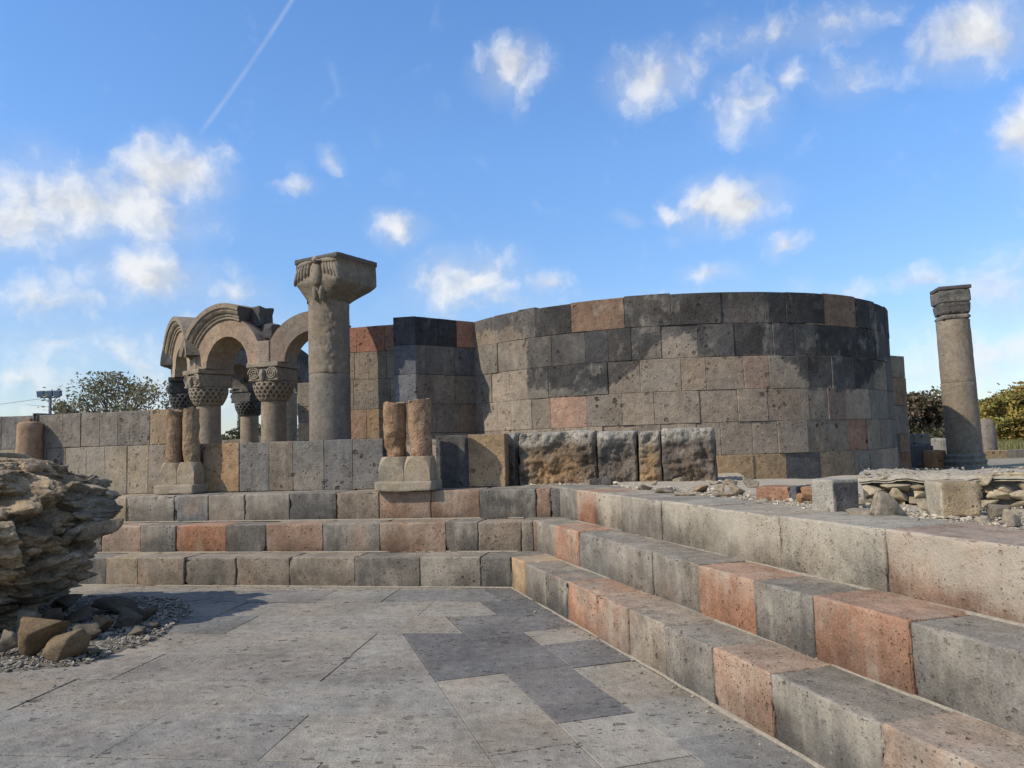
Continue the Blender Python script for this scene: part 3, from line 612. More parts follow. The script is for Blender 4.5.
# round stub on the left wall
random.seed(3)
p = WB + dB * wall_j([36.5], 1.7)[0] + nB * .13
t = thing('column_stub', (p[0], p[1], 1.035), 'short brown round stub in front of the wall, rising behind the rock outcrop', 'column stub')
mb = MB(); rbox(mb, frame(A3(p[0], p[1], 0), dB, UP, nB), (-.24, 1.037, -.14), (.24, 1.36, .16), jit(BF, .05, .4), faces='ulrf'); mb.build('base', M_carve, t)
mb = MB(); lathe(mb, (p[0], p[1], 0), [(.172, 1.362)] + [(.172, z) for z in np.linspace(1.5, 2.05, 8)] + [(.166, 2.11), (.145, 2.135), (.06, 2.145)], jit((.25, .165, .10), .02, .1), n=32, disp=lambda T, z: .012 * fbm(np.stack([np.cos(T).ravel() * 1.4, np.sin(T).ravel() * 1.4, z.ravel() * 3], 1), 3).reshape(T.shape)); mb.build('shaft', M_carve, t)
mb = MB(); q = WB + dB * wall_j([29], 1.7)[0]; rbox(mb, frame(A3(q[0], q[1], 0), dB, UP, nB), (-.05, 1.75, -.2), (.06, 2.2, .05), jit(RB, .05), faces='ulrf', cell=.05); tag(mb.build('wall_fragment', M_carve), 'narrow dark red brown block on edge left of the round brown stub', 'stone block')

# ------------------------------------------------------------------ rotunda (apse wall) : convex drum
DC = A3(3.039, 15.801, 0); DRAD = 4.291; DH = [3.791, 3.307, 2.806, 2.306, 1.815, 1.325, .74]
def drum_fn(p): r = DRAD + p[:, 2]; return np.stack([DC[0] + r * np.cos(p[:, 0]), DC[1] + r * np.sin(p[:, 0]), p[:, 1]], 1)
def drum_ang(px, y):
    d = ray(px, y)[:2]; d = d / np.linalg.norm(d); b = d @ DC[:2]; c = DC[:2] @ DC[:2] - DRAD ** 2; k = b - math.sqrt(max(0, b * b - c)); q = d * k - DC[:2]
    return math.atan2(q[1], q[0])
def inside(poly, x, y):
    r = np.zeros(len(x), bool); n = len(poly)
    for i in range(n):
        (x1, y1), (x2, y2) = poly[i], poly[(i + 1) % n]
        c = ((y1 > y) != (y2 > y)) & (x < (x2 - x1) * (y - y1) / (y2 - y1 + 1e-12) + x1); r ^= c
    return r
# outline of the old, blackened masonry on the drum: (angle, height)
def drum_az(px, y):
    d = ray(px, y); a = drum_ang(px, y); h = math.hypot(DC[0] + DRAD * math.cos(a), DC[1] + DRAD * math.sin(a)); return a, 1.6 + d[2] / math.hypot(d[0], d[1]) * h
OLD = [drum_az(x, y) for x, y in [(527, 341), (527, 389), (572, 390), (608, 391), (640, 362), (662, 337), (690, 335), (698, 347), (700, 354.5), (780, 354.5), (796, 370), (812, 387), (855, 389), (876, 374), (886, 357)]] + [(rad(-30), 2.85), (rad(-20), 4), (rad(-165), 4), (rad(-165), 3.62), (rad(-150), 3.60), (rad(-135), 3.5)]
N_ = (.245, .197, .146)
drows = [
 ([474, 494, 517.4, 534.7, 571, 624, 670.6, 721, 765, 786, 824, 855.5, 874], [BR, BR, BR, DG, RB, BR, BR, BR, DG, DG, RB, DG]),
 ([480, 497, 526, 551, 585, 608, 631, 661, 698, 734, 773.5, 794, 815.6, 839, 858, 875], [GR, BR, BR, GR, BL, GR, GR, N_, GR, DG, BL, GR, DG, DG, DG]),
 ([474, 491, 508.5, 527, 548, 572, 607.6, 640, 681, 706, 744, 769, 809, 832, 854, 874], [GR, N_, N_, GR, DG, DG, BR, N_, N_, N_, (.25, .178, .132), N_, N_, GR, DG]),
 ([474, 482, 497, 511, 531.4, 550, 586.5, 622, 654, 699.5, 738, 767.5, 809, 828, 845.5, 871], [BR, N_, N_, PA, BR, (.30, .19, .13), BR, N_, N_, N_, N_, N_, BR, (.21, .15, .115), N_]),
 ([474, 500, 530, 561, 603, 636, 661, 697, 721, 753, 778, 808, 827, 850, 867, 880], [BR, N_, N_, N_, N_, BR, N_, N_, N_, N_, N_, BR, BR, (.24, .135, .09), BR]),
 ([474, 520, 570, 620, 670, 717, 753.6, 787, 821, 855.5, 871, 882], [BR, TA, TA, TA, TA, TA, TA, (.085, .081, .077), (.23, .175, .12), GR, BR])]
random.seed(21)
drum = thing('rotunda_wall', (DC[0], DC[1], DH[-1]), 'big curved grey tuff drum wall with blackened old stones along its top', 'curved wall')
mb = MB()
for i, (pxs, cs) in enumerate(drows):
    z1, z0 = DH[i], DH[i + 1]; ym = [307, 339, 372, 404, 436, 469][i]
    js = [drum_ang(p, ym) for p in pxs]; cs = list(cs)
    while js[-1] < rad(75): js.append(js[-1] + random.uniform(.14, .2)); cs.append(random.choice([N_, GR, BR, DG]))
    while js[0] > rad(-215): js.insert(0, js[0] - random.uniform(.14, .2)); cs.insert(0, random.choice([N_, GR, BR]))
    for a, b, c in zip(js[:-1], js[1:], cs):
        c4 = jit(c, .08, random.uniform(0, .35)); sd = random.random() * 50; DKB = [random.uniform(.36, .50)]
        def cfn(p, w, c4=c4):
            cc = np.tile(np.asarray(c4), (len(p), 1)); n = fbm(w * 2.6 + 3, 4); n2 = fbm(w * 6 + sd, 3)
            n7 = .07 * fbm(w * 15 + 31, 2); m = inside(OLD, p[:, 0] + .014 * n2, p[:, 1] + .10 * n + .05 * n2 + n7).astype(float); rim = inside(OLD, p[:, 0] + .014 * n2, p[:, 1] + .10 * n + .05 * n2 + n7 - .045).astype(float) * (1 - m)
            br = (c4[0] / c4[2] > 1.9)
            dk = (.8 if br else DKB[0]) * (1 + .45 * n + .25 * n2)
            cc[:, :3] *= (1 + .10 * n)[:, None]
            g = cc[:, :3].mean(1, keepdims=True)
            old = (cc[:, :3] * .5 + g * .5) if not br else cc[:, :3]
            cc[:, :3] = cc[:, :3] * (1 - m)[:, None] + old * (m * np.clip(dk, .25, 1.1))[:, None]
            cc[:, :3] *= (1 + .22 * rim)[:, None]; cc[:, 3] = cc[:, 3] * (1 - m) + m * np.where(fbm(w * 3.3 + 70, 4) > .24, .42, .0)
            # wind-blown dark run-off below the coping
            return cc
        rr = .012; dkb = random.uniform(.30, .62)
        # angles are scaled so that rounding radius stays small: build in arc length
        fn = lambda p: drum_fn(np.stack([p[:, 0] / DRAD, p[:, 1], p[:, 2]], 1))
        def cfn2(p, w, cfn=cfn): return cfn(np.stack([p[:, 0] / DRAD, p[:, 1], p[:, 2]], 1), w)
        vis = -2.75 < a < -.4
        rbox(mb, fn, (a * DRAD + .0015, z0 + .0015, -.45), (b * DRAD - .0015, z1 - .0015 + (random.uniform(-.018, .016) if i == 0 else 0), random.uniform(-.013, .013)), c4, r=.0045, cell=.038 if vis else .2, rough=.004, chip=.7, faces='ulrf', cfn=cfn2)
mb.build('wall', M_wall, drum)
mb = MB()   # mortared core behind the facing
th = np.linspace(rad(-220), rad(80), 120)
P = []
for r, z in ((DRAD - .03, .74), (DRAD - .03, 3.77), (DRAD - 1.1, 3.75), (DRAD - 1.1, .74)):
    P.append(np.stack([DC[0] + r * np.cos(th), DC[1] + r * np.sin(th), np.full(len(th), z)], 1))
mb.add(np.stack(P, 1).reshape(-1, 3), grid_faces(len(th), 4), (.19, .17, .145, 0)); mb.build('core', M_wall, drum)

# ------------------------------------------------------------------ straight walls in courses
def ashlar(mb, P, Q, zs, rows_, N, depth=.5, cell=.09, shade=None, dz=0):
    """rows_ : per course list of (fraction..) joints and colours"""
    P = A3(P[0], P[1], 0); Q = A3(Q[0], Q[1], 0); L = np.linalg.norm(Q - P); U = (Q - P) / L; f = frame(P, U, UP, N)
    kb = f(A3([.02, zs[-1], -.06], [L - .02, zs[-1], -.06], [L - .02, zs[-1], .02 - depth], [.02, zs[-1], .02 - depth], [.02, zs[0] - .015, -.06], [L - .02, zs[0] - .015, -.06], [L - .02, zs[0] - .015, .02 - depth], [.02, zs[0] - .015, .02 - depth]).reshape(8, 3))
    mb.add(kb, [[0, 1, 5, 4], [1, 2, 6, 5], [2, 3, 7, 6], [3, 0, 4, 7], [4, 5, 6, 7]], (.10, .09, .075, 0))
    for (z1, z0), (js, cs) in zip(zip(zs[:-1], zs[1:]), rows_):
        for a, b, c in zip(js[:-1], js[1:], cs):
            c4 = jit(c, .07, random.uniform(0, .3))
            def cfn(p, w, c4=c4):
                cc = np.tile(np.asarray(c4), (len(p), 1)); n = fbm(w * 2.6 + 3, 4); cc[:, :3] *= (1 + .22 * n)[:, None]
                if shade is not None: cc = shade(cc, p, w)
                return cc
            rbox(mb, f, (a * L + .0015, z0 + .0015, -depth), (b * L - .0015, z1 - .0015 + dz, random.uniform(-.005, .005)), c4, r=.005, cell=cell, rough=.004, faces='ulrf', cfn=cfn)
def perp(P, Q):   # normal for frame U x UP
    d = A3(Q[0] - P[0], Q[1] - P[1], 0); d /= np.linalg.norm(d); return A3(d[1], -d[0], 0)
# pier beside the drum
PZ = [3.79, 3.31, 2.81, 2.31, 1.82, 1.33, .74]
pC = (-1.604, 12.84); pL = (-1.985, 12.93); pRt = (-.60, 13.66)
pier = thing('stone_pier', (pC[0], pC[1], .74), 'dark angular pier with blackened top courses between the tall column and the drum wall', 'pier')
BK2 = (.045, .045, .048)
mb = MB()
ashlar(mb, pL, pC, PZ, [([0, 1], [BK2]), ([0, 1], [(.10, .10, .105)]), ([0, 1], [(.13, .13, .13)]), ([0, 1], [BR]), ([0, 1], [BR]), ([0, 1], [GR])], perp(pL, pC), depth=.3)
ashlar(mb, pC, pRt, PZ, [([0, .36, .66, 1], [BK, BK, (.27, .13, .08)]), ([0, .17, .60, 1], [(.12, .105, .09), (.12, .108, .095), (.085, .08, .078)]), ([0, .27, .62, 1], [BR, BR, BR]), ([0, .3, .68, 1], [BR, BR, RB]), ([0, .5, 1], [BR, BR]), ([0, .5, 1], [BR, GR])], perp(pC, pRt), depth=.3, dz=-.004,
       shade=lambda cc, p, w: cc)
mb.build('wall', M_wall, pier)
mb = MB(); bx = [A3(*pL, 0), A3(*pC, 0), A3(*pRt, 0), A3(-.9, 14.6, 0), A3(-2.1, 14.4, 0)]
n = len(bx); cen = sum(bx) / n; bx = [cen + (q - cen) * .97 for q in bx]; V = [q + UP * .74 for q in bx] + [q + UP * 3.775 for q in bx]
mb.add(V, [[i, (i + 1) % n, (i + 1) % n + n, i + n] for i in range(n)] + [list(range(n, 2 * n))], (.11, .105, .10, 0)); mb.build('core', M_wall, pier, smooth=False)
# recessed wall left of the pier
WZ = [3.745, 3.29, 2.80, 2.27, 1.75, 1.25, .74]
wl0, wl1 = (-3.35, 13.74), (-1.93, 13.34)
mb = MB()
ashlar(mb, wl0, wl1, WZ, [([0, .43, .80, 1], [(.26, .125, .085), (.25, .125, .085), (.27, .155, .105)]), ([0, .40, .58, .82, 1], [BR, BR, BR, PA]), ([0, .38, .64, .86, 1], [BR, BR, GR, PA]), ([0, .3, .55, .8, 1], [BR, SA, TA, BF]), ([0, .5, 1], [TA, BF]), ([0, 1], [BR])], perp(wl0, wl1))
tag(mb.build('pier_wall', M_wall), 'recessed grey wall with an orange red top course behind the tall eagle column', 'stone wall')
# stub beyond the right end of the drum
s0, s1 = (7.45, 15.2), (7.98, 15.55)
mb = MB()
ashlar(mb, s0, s1, [3.12, 2.68, 2.12, 1.55, 1.18, .74], [([0, 1], [BR]), ([0, 1], [RB]), ([0, .5, 1], [BR, GR]), ([0, .45, 1], [DG, RB]), ([0, 1], [(.16, .085, .05)])], perp(s0, s1), depth=.7)
tag(mb.build('wall_stub', M_wall), 'narrow brown wall stub rising just past the right end of the drum', 'wall stub')

# ------------------------------------------------------------------ tall eagle column
TC = A3(-3.03, 12.75, 0)
random.seed(5)
tall = thing('eagle_column', (TC[0], TC[1], .75), 'tall tuff column with a large square capital carved with an eagle, left of the black pier', 'column')
ndisp = lambda T, z, a=.006, s=6, r=1: a * fbm(np.stack([np.cos(T).ravel() * s * .35, np.sin(T).ravel() * s * .35, z.ravel() * s], 1), 4).reshape(T.shape)
mb = MB(); lathe(mb, TC, [(.50, .74), (.50, .90), (.46, .93), (.46, .97), (.40, 1.02), (.36, 1.06)], jit(GR), n=40); mb.build('base', M_carve, tall)
mb = MB(); lathe(mb, TC, [(.335, 1.06)] + [(.338, z) for z in np.linspace(1.08, 2.80, 24)] + [(.33, 2.832)], jit(GR, .02, .15), n=56, disp=lambda T, z: ndisp(T, z, .006)); mb.build('lower_shaft', M_carve, tall)
mb = MB()
def tdisp(T, z):      # old shaft, with a band of weathered carving on the side facing the court
    q = np.stack([T.ravel() * 3.0, z.ravel() * 6, z.ravel() * 0], 1); g = np.exp(-((np.mod(T + 1.25, 2 * math.pi) - 0 + math.pi) % (2 * math.pi) - math.pi) ** 2 / .10)
    return ndisp(T, z, .010) + g * .030 * (np.abs(fbm(q * 1.5, 3)).reshape(T.shape) * 1.5) 
lathe(mb, TC, [(.33, 2.835)] + [(.338, z) for z in np.linspace(2.86, 4.02, 60)] + [(.333, 4.045)], (.180, .148, .108, .1), n=110, disp=tdisp); mb.build('upper_shaft', M_carve, tall)
# capital : circle -> square loft, flaring on every side
mb = MB(); n = 128; th = np.linspace(0, 2 * math.pi, n + 1); capaz = math.atan2(-TC[1], -TC[0]) + rad(1)   # one corner towards the court
lev = [(0, 4.035, .0, .345), (.9, 4.05, .05, .352), (.8, 4.09, .25, .365), (.8, 4.15, .52, .395), (.6, 4.22, .80, .43), (.4, 4.285, .97, .458), (.4, 4.318, 1, .469), (.2, 4.335, 1, .470), (0, 4.42, 1, .470), (0, 4.54, 1, .470), (0, 4.652, 1, .470), (0, 4.656, 1, .486), (0, 4.735, 1, .486)]
CPO = A3(.14, -.02, 0)
V = []
for (_, z, sq, hw) in lev:
    c, s = np.cos(th), np.sin(th); rs = hw / np.maximum(np.abs(c), np.abs(s)); rs = np.minimum(rs, hw * 1.395); r = rs * sq + hw * (1 - sq)
    a = th + capaz + math.pi / 4; kz = min(1, max(0, (z - 4.03) / .22)); V.append(np.stack([TC[0] + CPO[0] * kz + r * np.cos(a), TC[1] + CPO[1] * kz + r * np.sin(a), np.full(n + 1, z)], 1))
V = np.concatenate(V); dn = V - np.append(TC[:2], 4.4); dn[:, 2] *= .2; dn /= np.linalg.norm(dn, axis=1)[:, None]
V = V + dn * (.010 * fbm(V * 12, 3))[:, None]; zc = V[:, 2]
cc = np.tile(np.array([.170, .142, .104, .1]), (len(V), 1)); cc[zc > 4.655] = (.11, .105, .095, 0)
mb.add(V, grid_faces(len(lev), n + 1, flip=True), cc); mb.add(np.vstack([V[-(n + 1):-1], V[-(n + 1):-1].mean(0)]), [[i, (i + 1) % n, n] for i in range(n)], (.12, .11, .10, 0))
capital = mb.build('capital', M_carve, tall)
# eagle in relief on the lit face
mb = MB()
nl = A3(math.cos(capaz - math.pi / 4), math.sin(capaz - math.pi / 4), 0)
if nl[0] > 0: nl = A3(math.cos(capaz + math.pi / 4), math.sin(capaz + math.pi / 4), 0)
ul = np.cross(UP, nl)
def ell(c, ax, ro=0, nu=14, nv=20, col=(.190, .160, .118, .2)):
    a = np.linspace(-math.pi / 2, math.pi / 2, nu); b = np.linspace(0, 2 * math.pi, nv); A_, B_ = np.meshgrid(a, b, indexing='ij')
    x = ax[0] * np.cos(A_) * np.cos(B_); w = ax[2] * np.cos(A_) * np.sin(B_); y = ax[1] * np.sin(A_); X = x * math.cos(ro) - y * math.sin(ro); Yy = x * math.sin(ro) + y * math.cos(ro)
    p = c + (c - fc) * .22 + X.reshape(-1, 1) * ul * 1.2 + Yy.reshape(-1, 1) * UP + w.reshape(-1, 1) * nl; p = p + .010 * fbm(p * 38, 3)[:, None]
    mb.add(p, grid_faces(nu, nv), col)
fc = TC + CPO + nl * .462 + UP * 4.42
ell(fc + UP * .02 + nl * .01, (.10, .20, .075)); ell(fc + UP * .20 + ul * .02 + nl * .035, (.055, .06, .06)); ell(fc + UP * .185 + ul * .085 + nl * .05, (.045, .018, .025), -.3)
for s in (-1, 1):
    for k in range(5):
        ell(fc + ul * s * (.14 + .055 * k) + UP * (.10 - .015 * k - .02 * (k == 4)) + nl * (.0), (.03, .12 + .01 * k, .045), s * (.10 + .05 * k))
    ell(fc + ul * s * .20 + UP * .18, (.16, .045, .045), -s * .15)
    ell(fc + ul * s * .06 + UP * (-.22) - nl * .05, (.04, .15, .07), -s * .12)
for k in range(9): ell(fc + ul * (.06 + .035 * k - .30) + UP * (-.30 + .012 * abs(k - 4)) - nl * (.10), (.014, .12, .04), .06 * (k - 4))
mb.build('eagle_relief', M_carve, capital)

# ------------------------------------------------------------------ arcade of the exedra
random.seed(9)
Bp = A3(-4.755, 15.3, 0); sp = 1.90
h0 = rad(151.1); turn = rad(25.5)
cols_ = {}
Bdir = lambda h: A3(math.cos(h), math.sin(h), 0)
Cc_ = Bp - Bdir(h0 + turn) * sp; Ac = Bp + Bdir(h0) * sp; Lc = Ac + Bdir(h0 - turn) * sp; Kc = Lc + Bdir(h0 - 2 * turn) * sp; Jc = Kc + Bdir(h0 - 3 * turn) * sp; Ic = Jc + Bdir(h0 - 4 * turn) * sp
chain = [Cc_, Bp, Ac, Lc, Kc, Jc, Ic]
ctr = None
dAB = (Ac - Bp) / sp; nAB = A3(-dAB[1], dAB[0], 0); nAB = nAB if nAB[0] < 0 else -nAB
Rr = sp / (2 * math.sin(turn / 2)); ctr = (Ac + Bp) / 2 - nAB * math.sqrt(Rr * Rr - sp * sp / 4)
arc = thing('arcade', (ctr[0], ctr[1], .75), 'curved arcade of round arches on columns with basket capitals, left of the tall column', 'arcade')
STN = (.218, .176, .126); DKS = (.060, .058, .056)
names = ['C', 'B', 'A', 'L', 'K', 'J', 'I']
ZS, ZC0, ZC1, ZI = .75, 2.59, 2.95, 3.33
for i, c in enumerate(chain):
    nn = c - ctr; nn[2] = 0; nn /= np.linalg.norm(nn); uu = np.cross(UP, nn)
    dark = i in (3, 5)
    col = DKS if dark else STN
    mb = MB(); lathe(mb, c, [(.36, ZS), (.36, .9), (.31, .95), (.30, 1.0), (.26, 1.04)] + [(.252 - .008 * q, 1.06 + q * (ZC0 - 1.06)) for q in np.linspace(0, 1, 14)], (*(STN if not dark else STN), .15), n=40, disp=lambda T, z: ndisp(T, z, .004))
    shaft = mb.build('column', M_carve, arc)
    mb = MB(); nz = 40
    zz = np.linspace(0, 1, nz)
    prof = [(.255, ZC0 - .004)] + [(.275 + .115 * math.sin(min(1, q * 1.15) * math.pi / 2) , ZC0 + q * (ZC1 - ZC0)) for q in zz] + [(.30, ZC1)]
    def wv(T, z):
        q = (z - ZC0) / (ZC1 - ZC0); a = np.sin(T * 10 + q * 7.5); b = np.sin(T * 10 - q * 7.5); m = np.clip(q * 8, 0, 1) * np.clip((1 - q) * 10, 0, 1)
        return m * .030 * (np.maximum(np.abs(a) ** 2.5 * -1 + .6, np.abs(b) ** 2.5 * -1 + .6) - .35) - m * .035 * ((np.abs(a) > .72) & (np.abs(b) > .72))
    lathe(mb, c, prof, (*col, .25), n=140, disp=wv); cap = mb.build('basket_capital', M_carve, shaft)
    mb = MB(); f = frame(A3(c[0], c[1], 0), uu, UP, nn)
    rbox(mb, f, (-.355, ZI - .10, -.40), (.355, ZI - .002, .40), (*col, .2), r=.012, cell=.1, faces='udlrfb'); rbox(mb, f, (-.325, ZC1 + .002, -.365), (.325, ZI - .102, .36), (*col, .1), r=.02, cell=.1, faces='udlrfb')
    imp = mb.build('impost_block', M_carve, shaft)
    if 0 < i < 6:
        mb = MB(); rbox(mb, f, (-.125, ZI + .002, -.34), (.125, ZI + .425, .348), (.235, .182, .138, .15), r=.006, cell=.1, faces='udlrfb'); mb.build('spandrel_stone', M_carve, imp)
    mb = MB()
    for s in (-1, 1):
        for face in (1, -1):
            k = np.linspace(0, 1, 70); an = k * 2 * math.pi * 2.6; rr = .125 * (1 - k * .88)
            pts = f(np.stack([s * .20 + s * rr * np.cos(an), ZI - .225 + rr * np.sin(an), np.full(70, .37 * face)], 1)); tube(mb, pts, .022 * (1 - .4 * k), (*col, .4), n=6)
            tube(mb, f(A3([s * .20, ZI - .225, -.35 * face], [s * .20, ZI - .225, .37 * face]).reshape(2, 3)), .12, (*col, .1), n=24)
    for face in (1, -1):
        tube(mb, f(np.array([[0, ZI - .16, .37 * face], [0, ZI - .25, .40 * face], [0, ZI - .36, .37 * face]])), [.05, .07, .04], (*col, .4), n=10)
    tube(mb, f(np.array([[-.32, ZC1 + .03, .345], [.32, ZC1 + .03, .345]])), .03, (*col, .2), n=8)
    mb.build('volute', M_carve, imp)
RI, RE, TH = .60, .98, .35
def arch_bay(P, Q, col, hood=None, dark=False, umax=None):
    mid = (P + Q) / 2; nn = mid - ctr; nn[2] = 0; nn /= np.linalg.norm(nn); uu = np.cross(UP, nn); f = frame(A3(mid[0], mid[1], 0), uu, UP, nn)
    hs = sp / 2 - .002; n = 48; an = np.linspace(math.pi, 0, n)
    zt = lambda u: np.maximum(ZI + .42, ZI + np.sqrt(np.maximum(0, RE ** 2 - u ** 2)))
    inn = np.concatenate([[[-hs, ZI], [-.80, ZI]], np.stack([RI * np.cos(an), ZI + RI * np.sin(an)], 1), [[.80, ZI], [hs, ZI]]])
    ou = np.linspace(-hs, hs, len(inn) - 4); ou = np.concatenate([[-hs, -.9], np.sign(np.cos(an)) * np.abs(np.cos(an)) * .88, [.9, hs]])
    out = np.stack([ou, zt(ou)], 1)
    mb = MB(); V = []
    steps = np.linspace(0, 1, 9)
    blend = [inn + (out - inn) * q for q in steps]
    loop = [(b, TH) for b in blend] + [(b, -TH) for b in blend[::-1]]
    for b, w in loop:
        p = np.column_stack([b, np.full(len(b), w)]); V.append(f(p))
    V.append(V[0])
    V = np.concatenate(V); nl_ = len(loop) + 1; m = len(inn)
    kk = np.tile(np.arange(m), nl_); blk = ((kk - 2) / (m - 4) * 5).astype(int); rg = np.random.default_rng(len(col) + int(P[0] * 100) % 50)
    tints = rg.uniform(.86, 1.12, 12); warm = rg.uniform(0, .12, 12)
    cv = np.tile(np.append(np.asarray(col, float), .15), (len(V), 1)); cv[:, :3] *= tints[np.clip(blk, 0, 11)][:, None]; cv[:, 0] *= 1 + warm[np.clip(blk, 0, 11)]
    gf = grid_faces(nl_, m)
    if umax is not None:      # the bay dies into the masonry of the pier
        lu = (V - mid) @ uu; gf = gf[(lu[gf] < umax).all(1)]
    V = V + .006 * fbm(V * 7, 3)[:, None]
    mb.add(V, gf, cv)
    ar = mb.build('arch', M_carve, arc, smooth=False)
    if hood:
        h0_, h1_, thick = hood; mb = MB(); an = np.linspace(h0_, h1_, 44)
        # stepped profile (radius, offset outwards)
        pf = [(RE - .03, -TH * .9), (RE - .02, TH + .010), (RE + .0, TH + .035), (RE + .05, TH + .038), (RE + .055, TH + .060), (RE + .10, TH + .065), (RE + .115, TH + .10), (RE + .15, TH + .125), (RE + .20, TH + .14), (RE + .205, TH + .165), (RE + .20 + thick, TH + .17), (RE + .21 + thick, -TH * .9), (RE - .03, -TH * .9)]
        V = []
        for a in an:
            p = np.array([[r * math.cos(a), ZI + r * math.sin(a) - .02, w] for r, w in pf]); V.append(f(p))
        V = np.concatenate(V); V = V + .005 * fbm(V * 8, 3)[:, None]
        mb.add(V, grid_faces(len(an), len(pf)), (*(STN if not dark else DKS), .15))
        for k, s in ((0, 1), (len(an) - 1, -1)):
            mb.add(V[k * len(pf):k * len(pf) + len(pf) - 1], [list(range(len(pf) - 1))[::-s]], (.10, .092, .085, 0))
        mb.build('hood_moulding', M_carve, ar, smooth=False)
    return f, ar
arch_bay(Bp, Cc_, (.205, .165, .120), umax=.55)
fAB, aAB = arch_bay(Ac, Bp, (.250, .190, .132), hood=(rad(166), rad(66), .10))
arch_bay(Lc, Ac, (.265, .208, .142), hood=(rad(156), rad(14), .10))
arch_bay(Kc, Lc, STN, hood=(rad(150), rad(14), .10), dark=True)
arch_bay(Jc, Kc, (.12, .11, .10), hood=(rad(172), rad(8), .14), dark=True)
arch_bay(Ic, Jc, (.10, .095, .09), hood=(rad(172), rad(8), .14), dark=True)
# dark carved fragment left standing on the right haunch
mb = MB(); rbox(mb, fAB, (.46, ZI + .76, -.25), (.72, ZI + 1.18, .14), (*DKS, .2), r=.03, cell=.06, rough=.02, faces='udlrfb', rough2=.05)
rbox(mb, fAB, (.70, ZI + .46, -.25), (1.0, ZI + .80, .10), (*DKS, .0), r=.06, cell=.06, rough=.03, faces='udlrfb', rough2=.06)
mb.build('carved_fragment', M_carve, aAB)

# ------------------------------------------------------------------ leaning column at the right
random.seed(31)
LK = 16.2 / 14.8; LC0, LC1 = D(966.5, 469, 16.2), D(952.5, 321, 16.2)
ax = (LC1 - LC0); hgt = np.linalg.norm(ax); ax /= hgt
e1 = np.cross(ax, A3(0, 1, 0)); e1 /= np.linalg.norm(e1); e2 = np.cross(ax, e1); AX = np.stack([e1, e2, ax], 1)
lean = thing('leaning_column', LC0, 'weathered round column with a blocky dark capital, leaning left beside the autumn trees', 'column')
mb = MB(); lathe(mb, LC0, [(.40, -.06), (.405, .0), (.40, .07), (.375, .09), (.38, .12), (.40, .15), (.385, .20), (.36, .21), (.365, .25), (.375, .27), (.355, .31), (.335, .33)], jit(GR, .02, .1), n=48, axis=AX); mb.build('base', M_carve, lean)
ld = lambda T, z: ndisp(T, z, .006)
mb = MB(); lathe(mb, LC0, [(.33, .33)] + [(.333 - .006 * q, .35 + q * (1.80 - .35)) for q in np.linspace(0, 1, 20)] + [(.322, 1.815)], (.195, .158, .115, .1), n=52, axis=AX, disp=ld); mb.build('lower_shaft', M_carve, lean)
mb = MB(); lathe(mb, LC0, [(.322, 1.82)] + [(.326 - .006 * q, 1.84 + q * (hgt - 1.86)) for q in np.linspace(0, 1, 18)] + [(.318, hgt)], (.205, .170, .125, .2), n=52, axis=AX, disp=ld); mb.build('upper_shaft', M_carve, lean)
cz = rad(-13); ca = e1 * math.cos(cz) + e2 * math.sin(cz); cb = np.cross(ax, ca)
if ca[0] < 0: ca = -ca
if cb[1] > 0: cb = -cb
fc_ = lambda p: LC1 + p[:, :1] * ca + p[:, 1:2] * ax + p[:, 2:3] * cb
mb = MB(); rbox(mb, fc_, (-.275, .002, -.275), (.275, .11, .275), (.17, .15, .125, .1), r=.03, cell=.08, faces='udlrfb')
def tap(p):
    k = np.clip((p[:, 1] - .1) / .33, 0, 1) ** .6; s = .84 + .16 * k; q = p.copy(); q[:, 0] *= s; q[:, 2] *= s; return fc_(q)
rbox(mb, tap, (-.305, .112, -.30), (.305, .36, .30), (.105, .096, .088, .05), r=.03, cell=.05, rough=.012, faces='udlrfb', rough2=.03, chip=1.2)
rbox(mb, fc_, (-.30, .362, -.295), (.30, .63, .295), (.125, .115, .10, .2), r=.02, cell=.05, rough=.012, faces='udlrfb', rough2=.02, chip=1.2)
capl = mb.build('capital', M_rough, lean)
mb = MB(); rbox(mb, fc_, (-.305, .632, -.305), (.33, .71, .305), (.085, .08, .075, .0), r=.015, cell=.08, faces='udlrfb'); mb.build('abacus', M_carve, capl)

# ------------------------------------------------------------------ gravel terrace behind the right flight
mb = MB()
def terr_h(X, Y): return None
g0 = C0 - nR * 1.36; nU, nW = 130, 46
us = np.linspace(-3.2, 9, nU); ws = np.linspace(0, 4.4, nW); UU, WW = np.meshgrid(us, ws, indexing='ij')
P = g0 - dR * UU.ravel()[:, None] - nR * WW.ravel()[:, None]
h = 1.035 + .012 * fbm(P * 5, 4) + .05 * fbm(P * 1.1, 3) * np.clip(WW.ravel() * 2, 0, 1)
dn = np.hypot(P[:, 0] - DC[0], P[:, 1] - DC[1]) - DRAD
h = np.where(dn < 1.3, h - np.clip((1.3 - dn) / 1.3, 0, 1) * .26, h) - .004
P[:, 2] = h
mb.add(P, grid_faces(nU, nW, flip=True), (.33, .28, .21, 0))
# part of the terrace behind the corner, in front of the rough blocks
g1 = C0 - nB * 1.35 - dB * .12; us = np.linspace(0, 2.9, 60); ws = np.linspace(0, 3.0, 50); UU, WW = np.meshgrid(us, ws, indexing='ij')
P = g1 + dB * UU.ravel()[:, None] - nB * WW.ravel()[:, None]; P[:, 2] = 1.032 + .012 * fbm(P * 5, 4) + .03 * np.clip(WW.ravel() / 2, 0, 1)
mb.add(P, grid_faces(60, 50), (.33, .28, .21, 0))
terrace = mb.build('terrace_ground', M_peb, origin=(0, 0, 0)); tag(terrace, kind='structure')

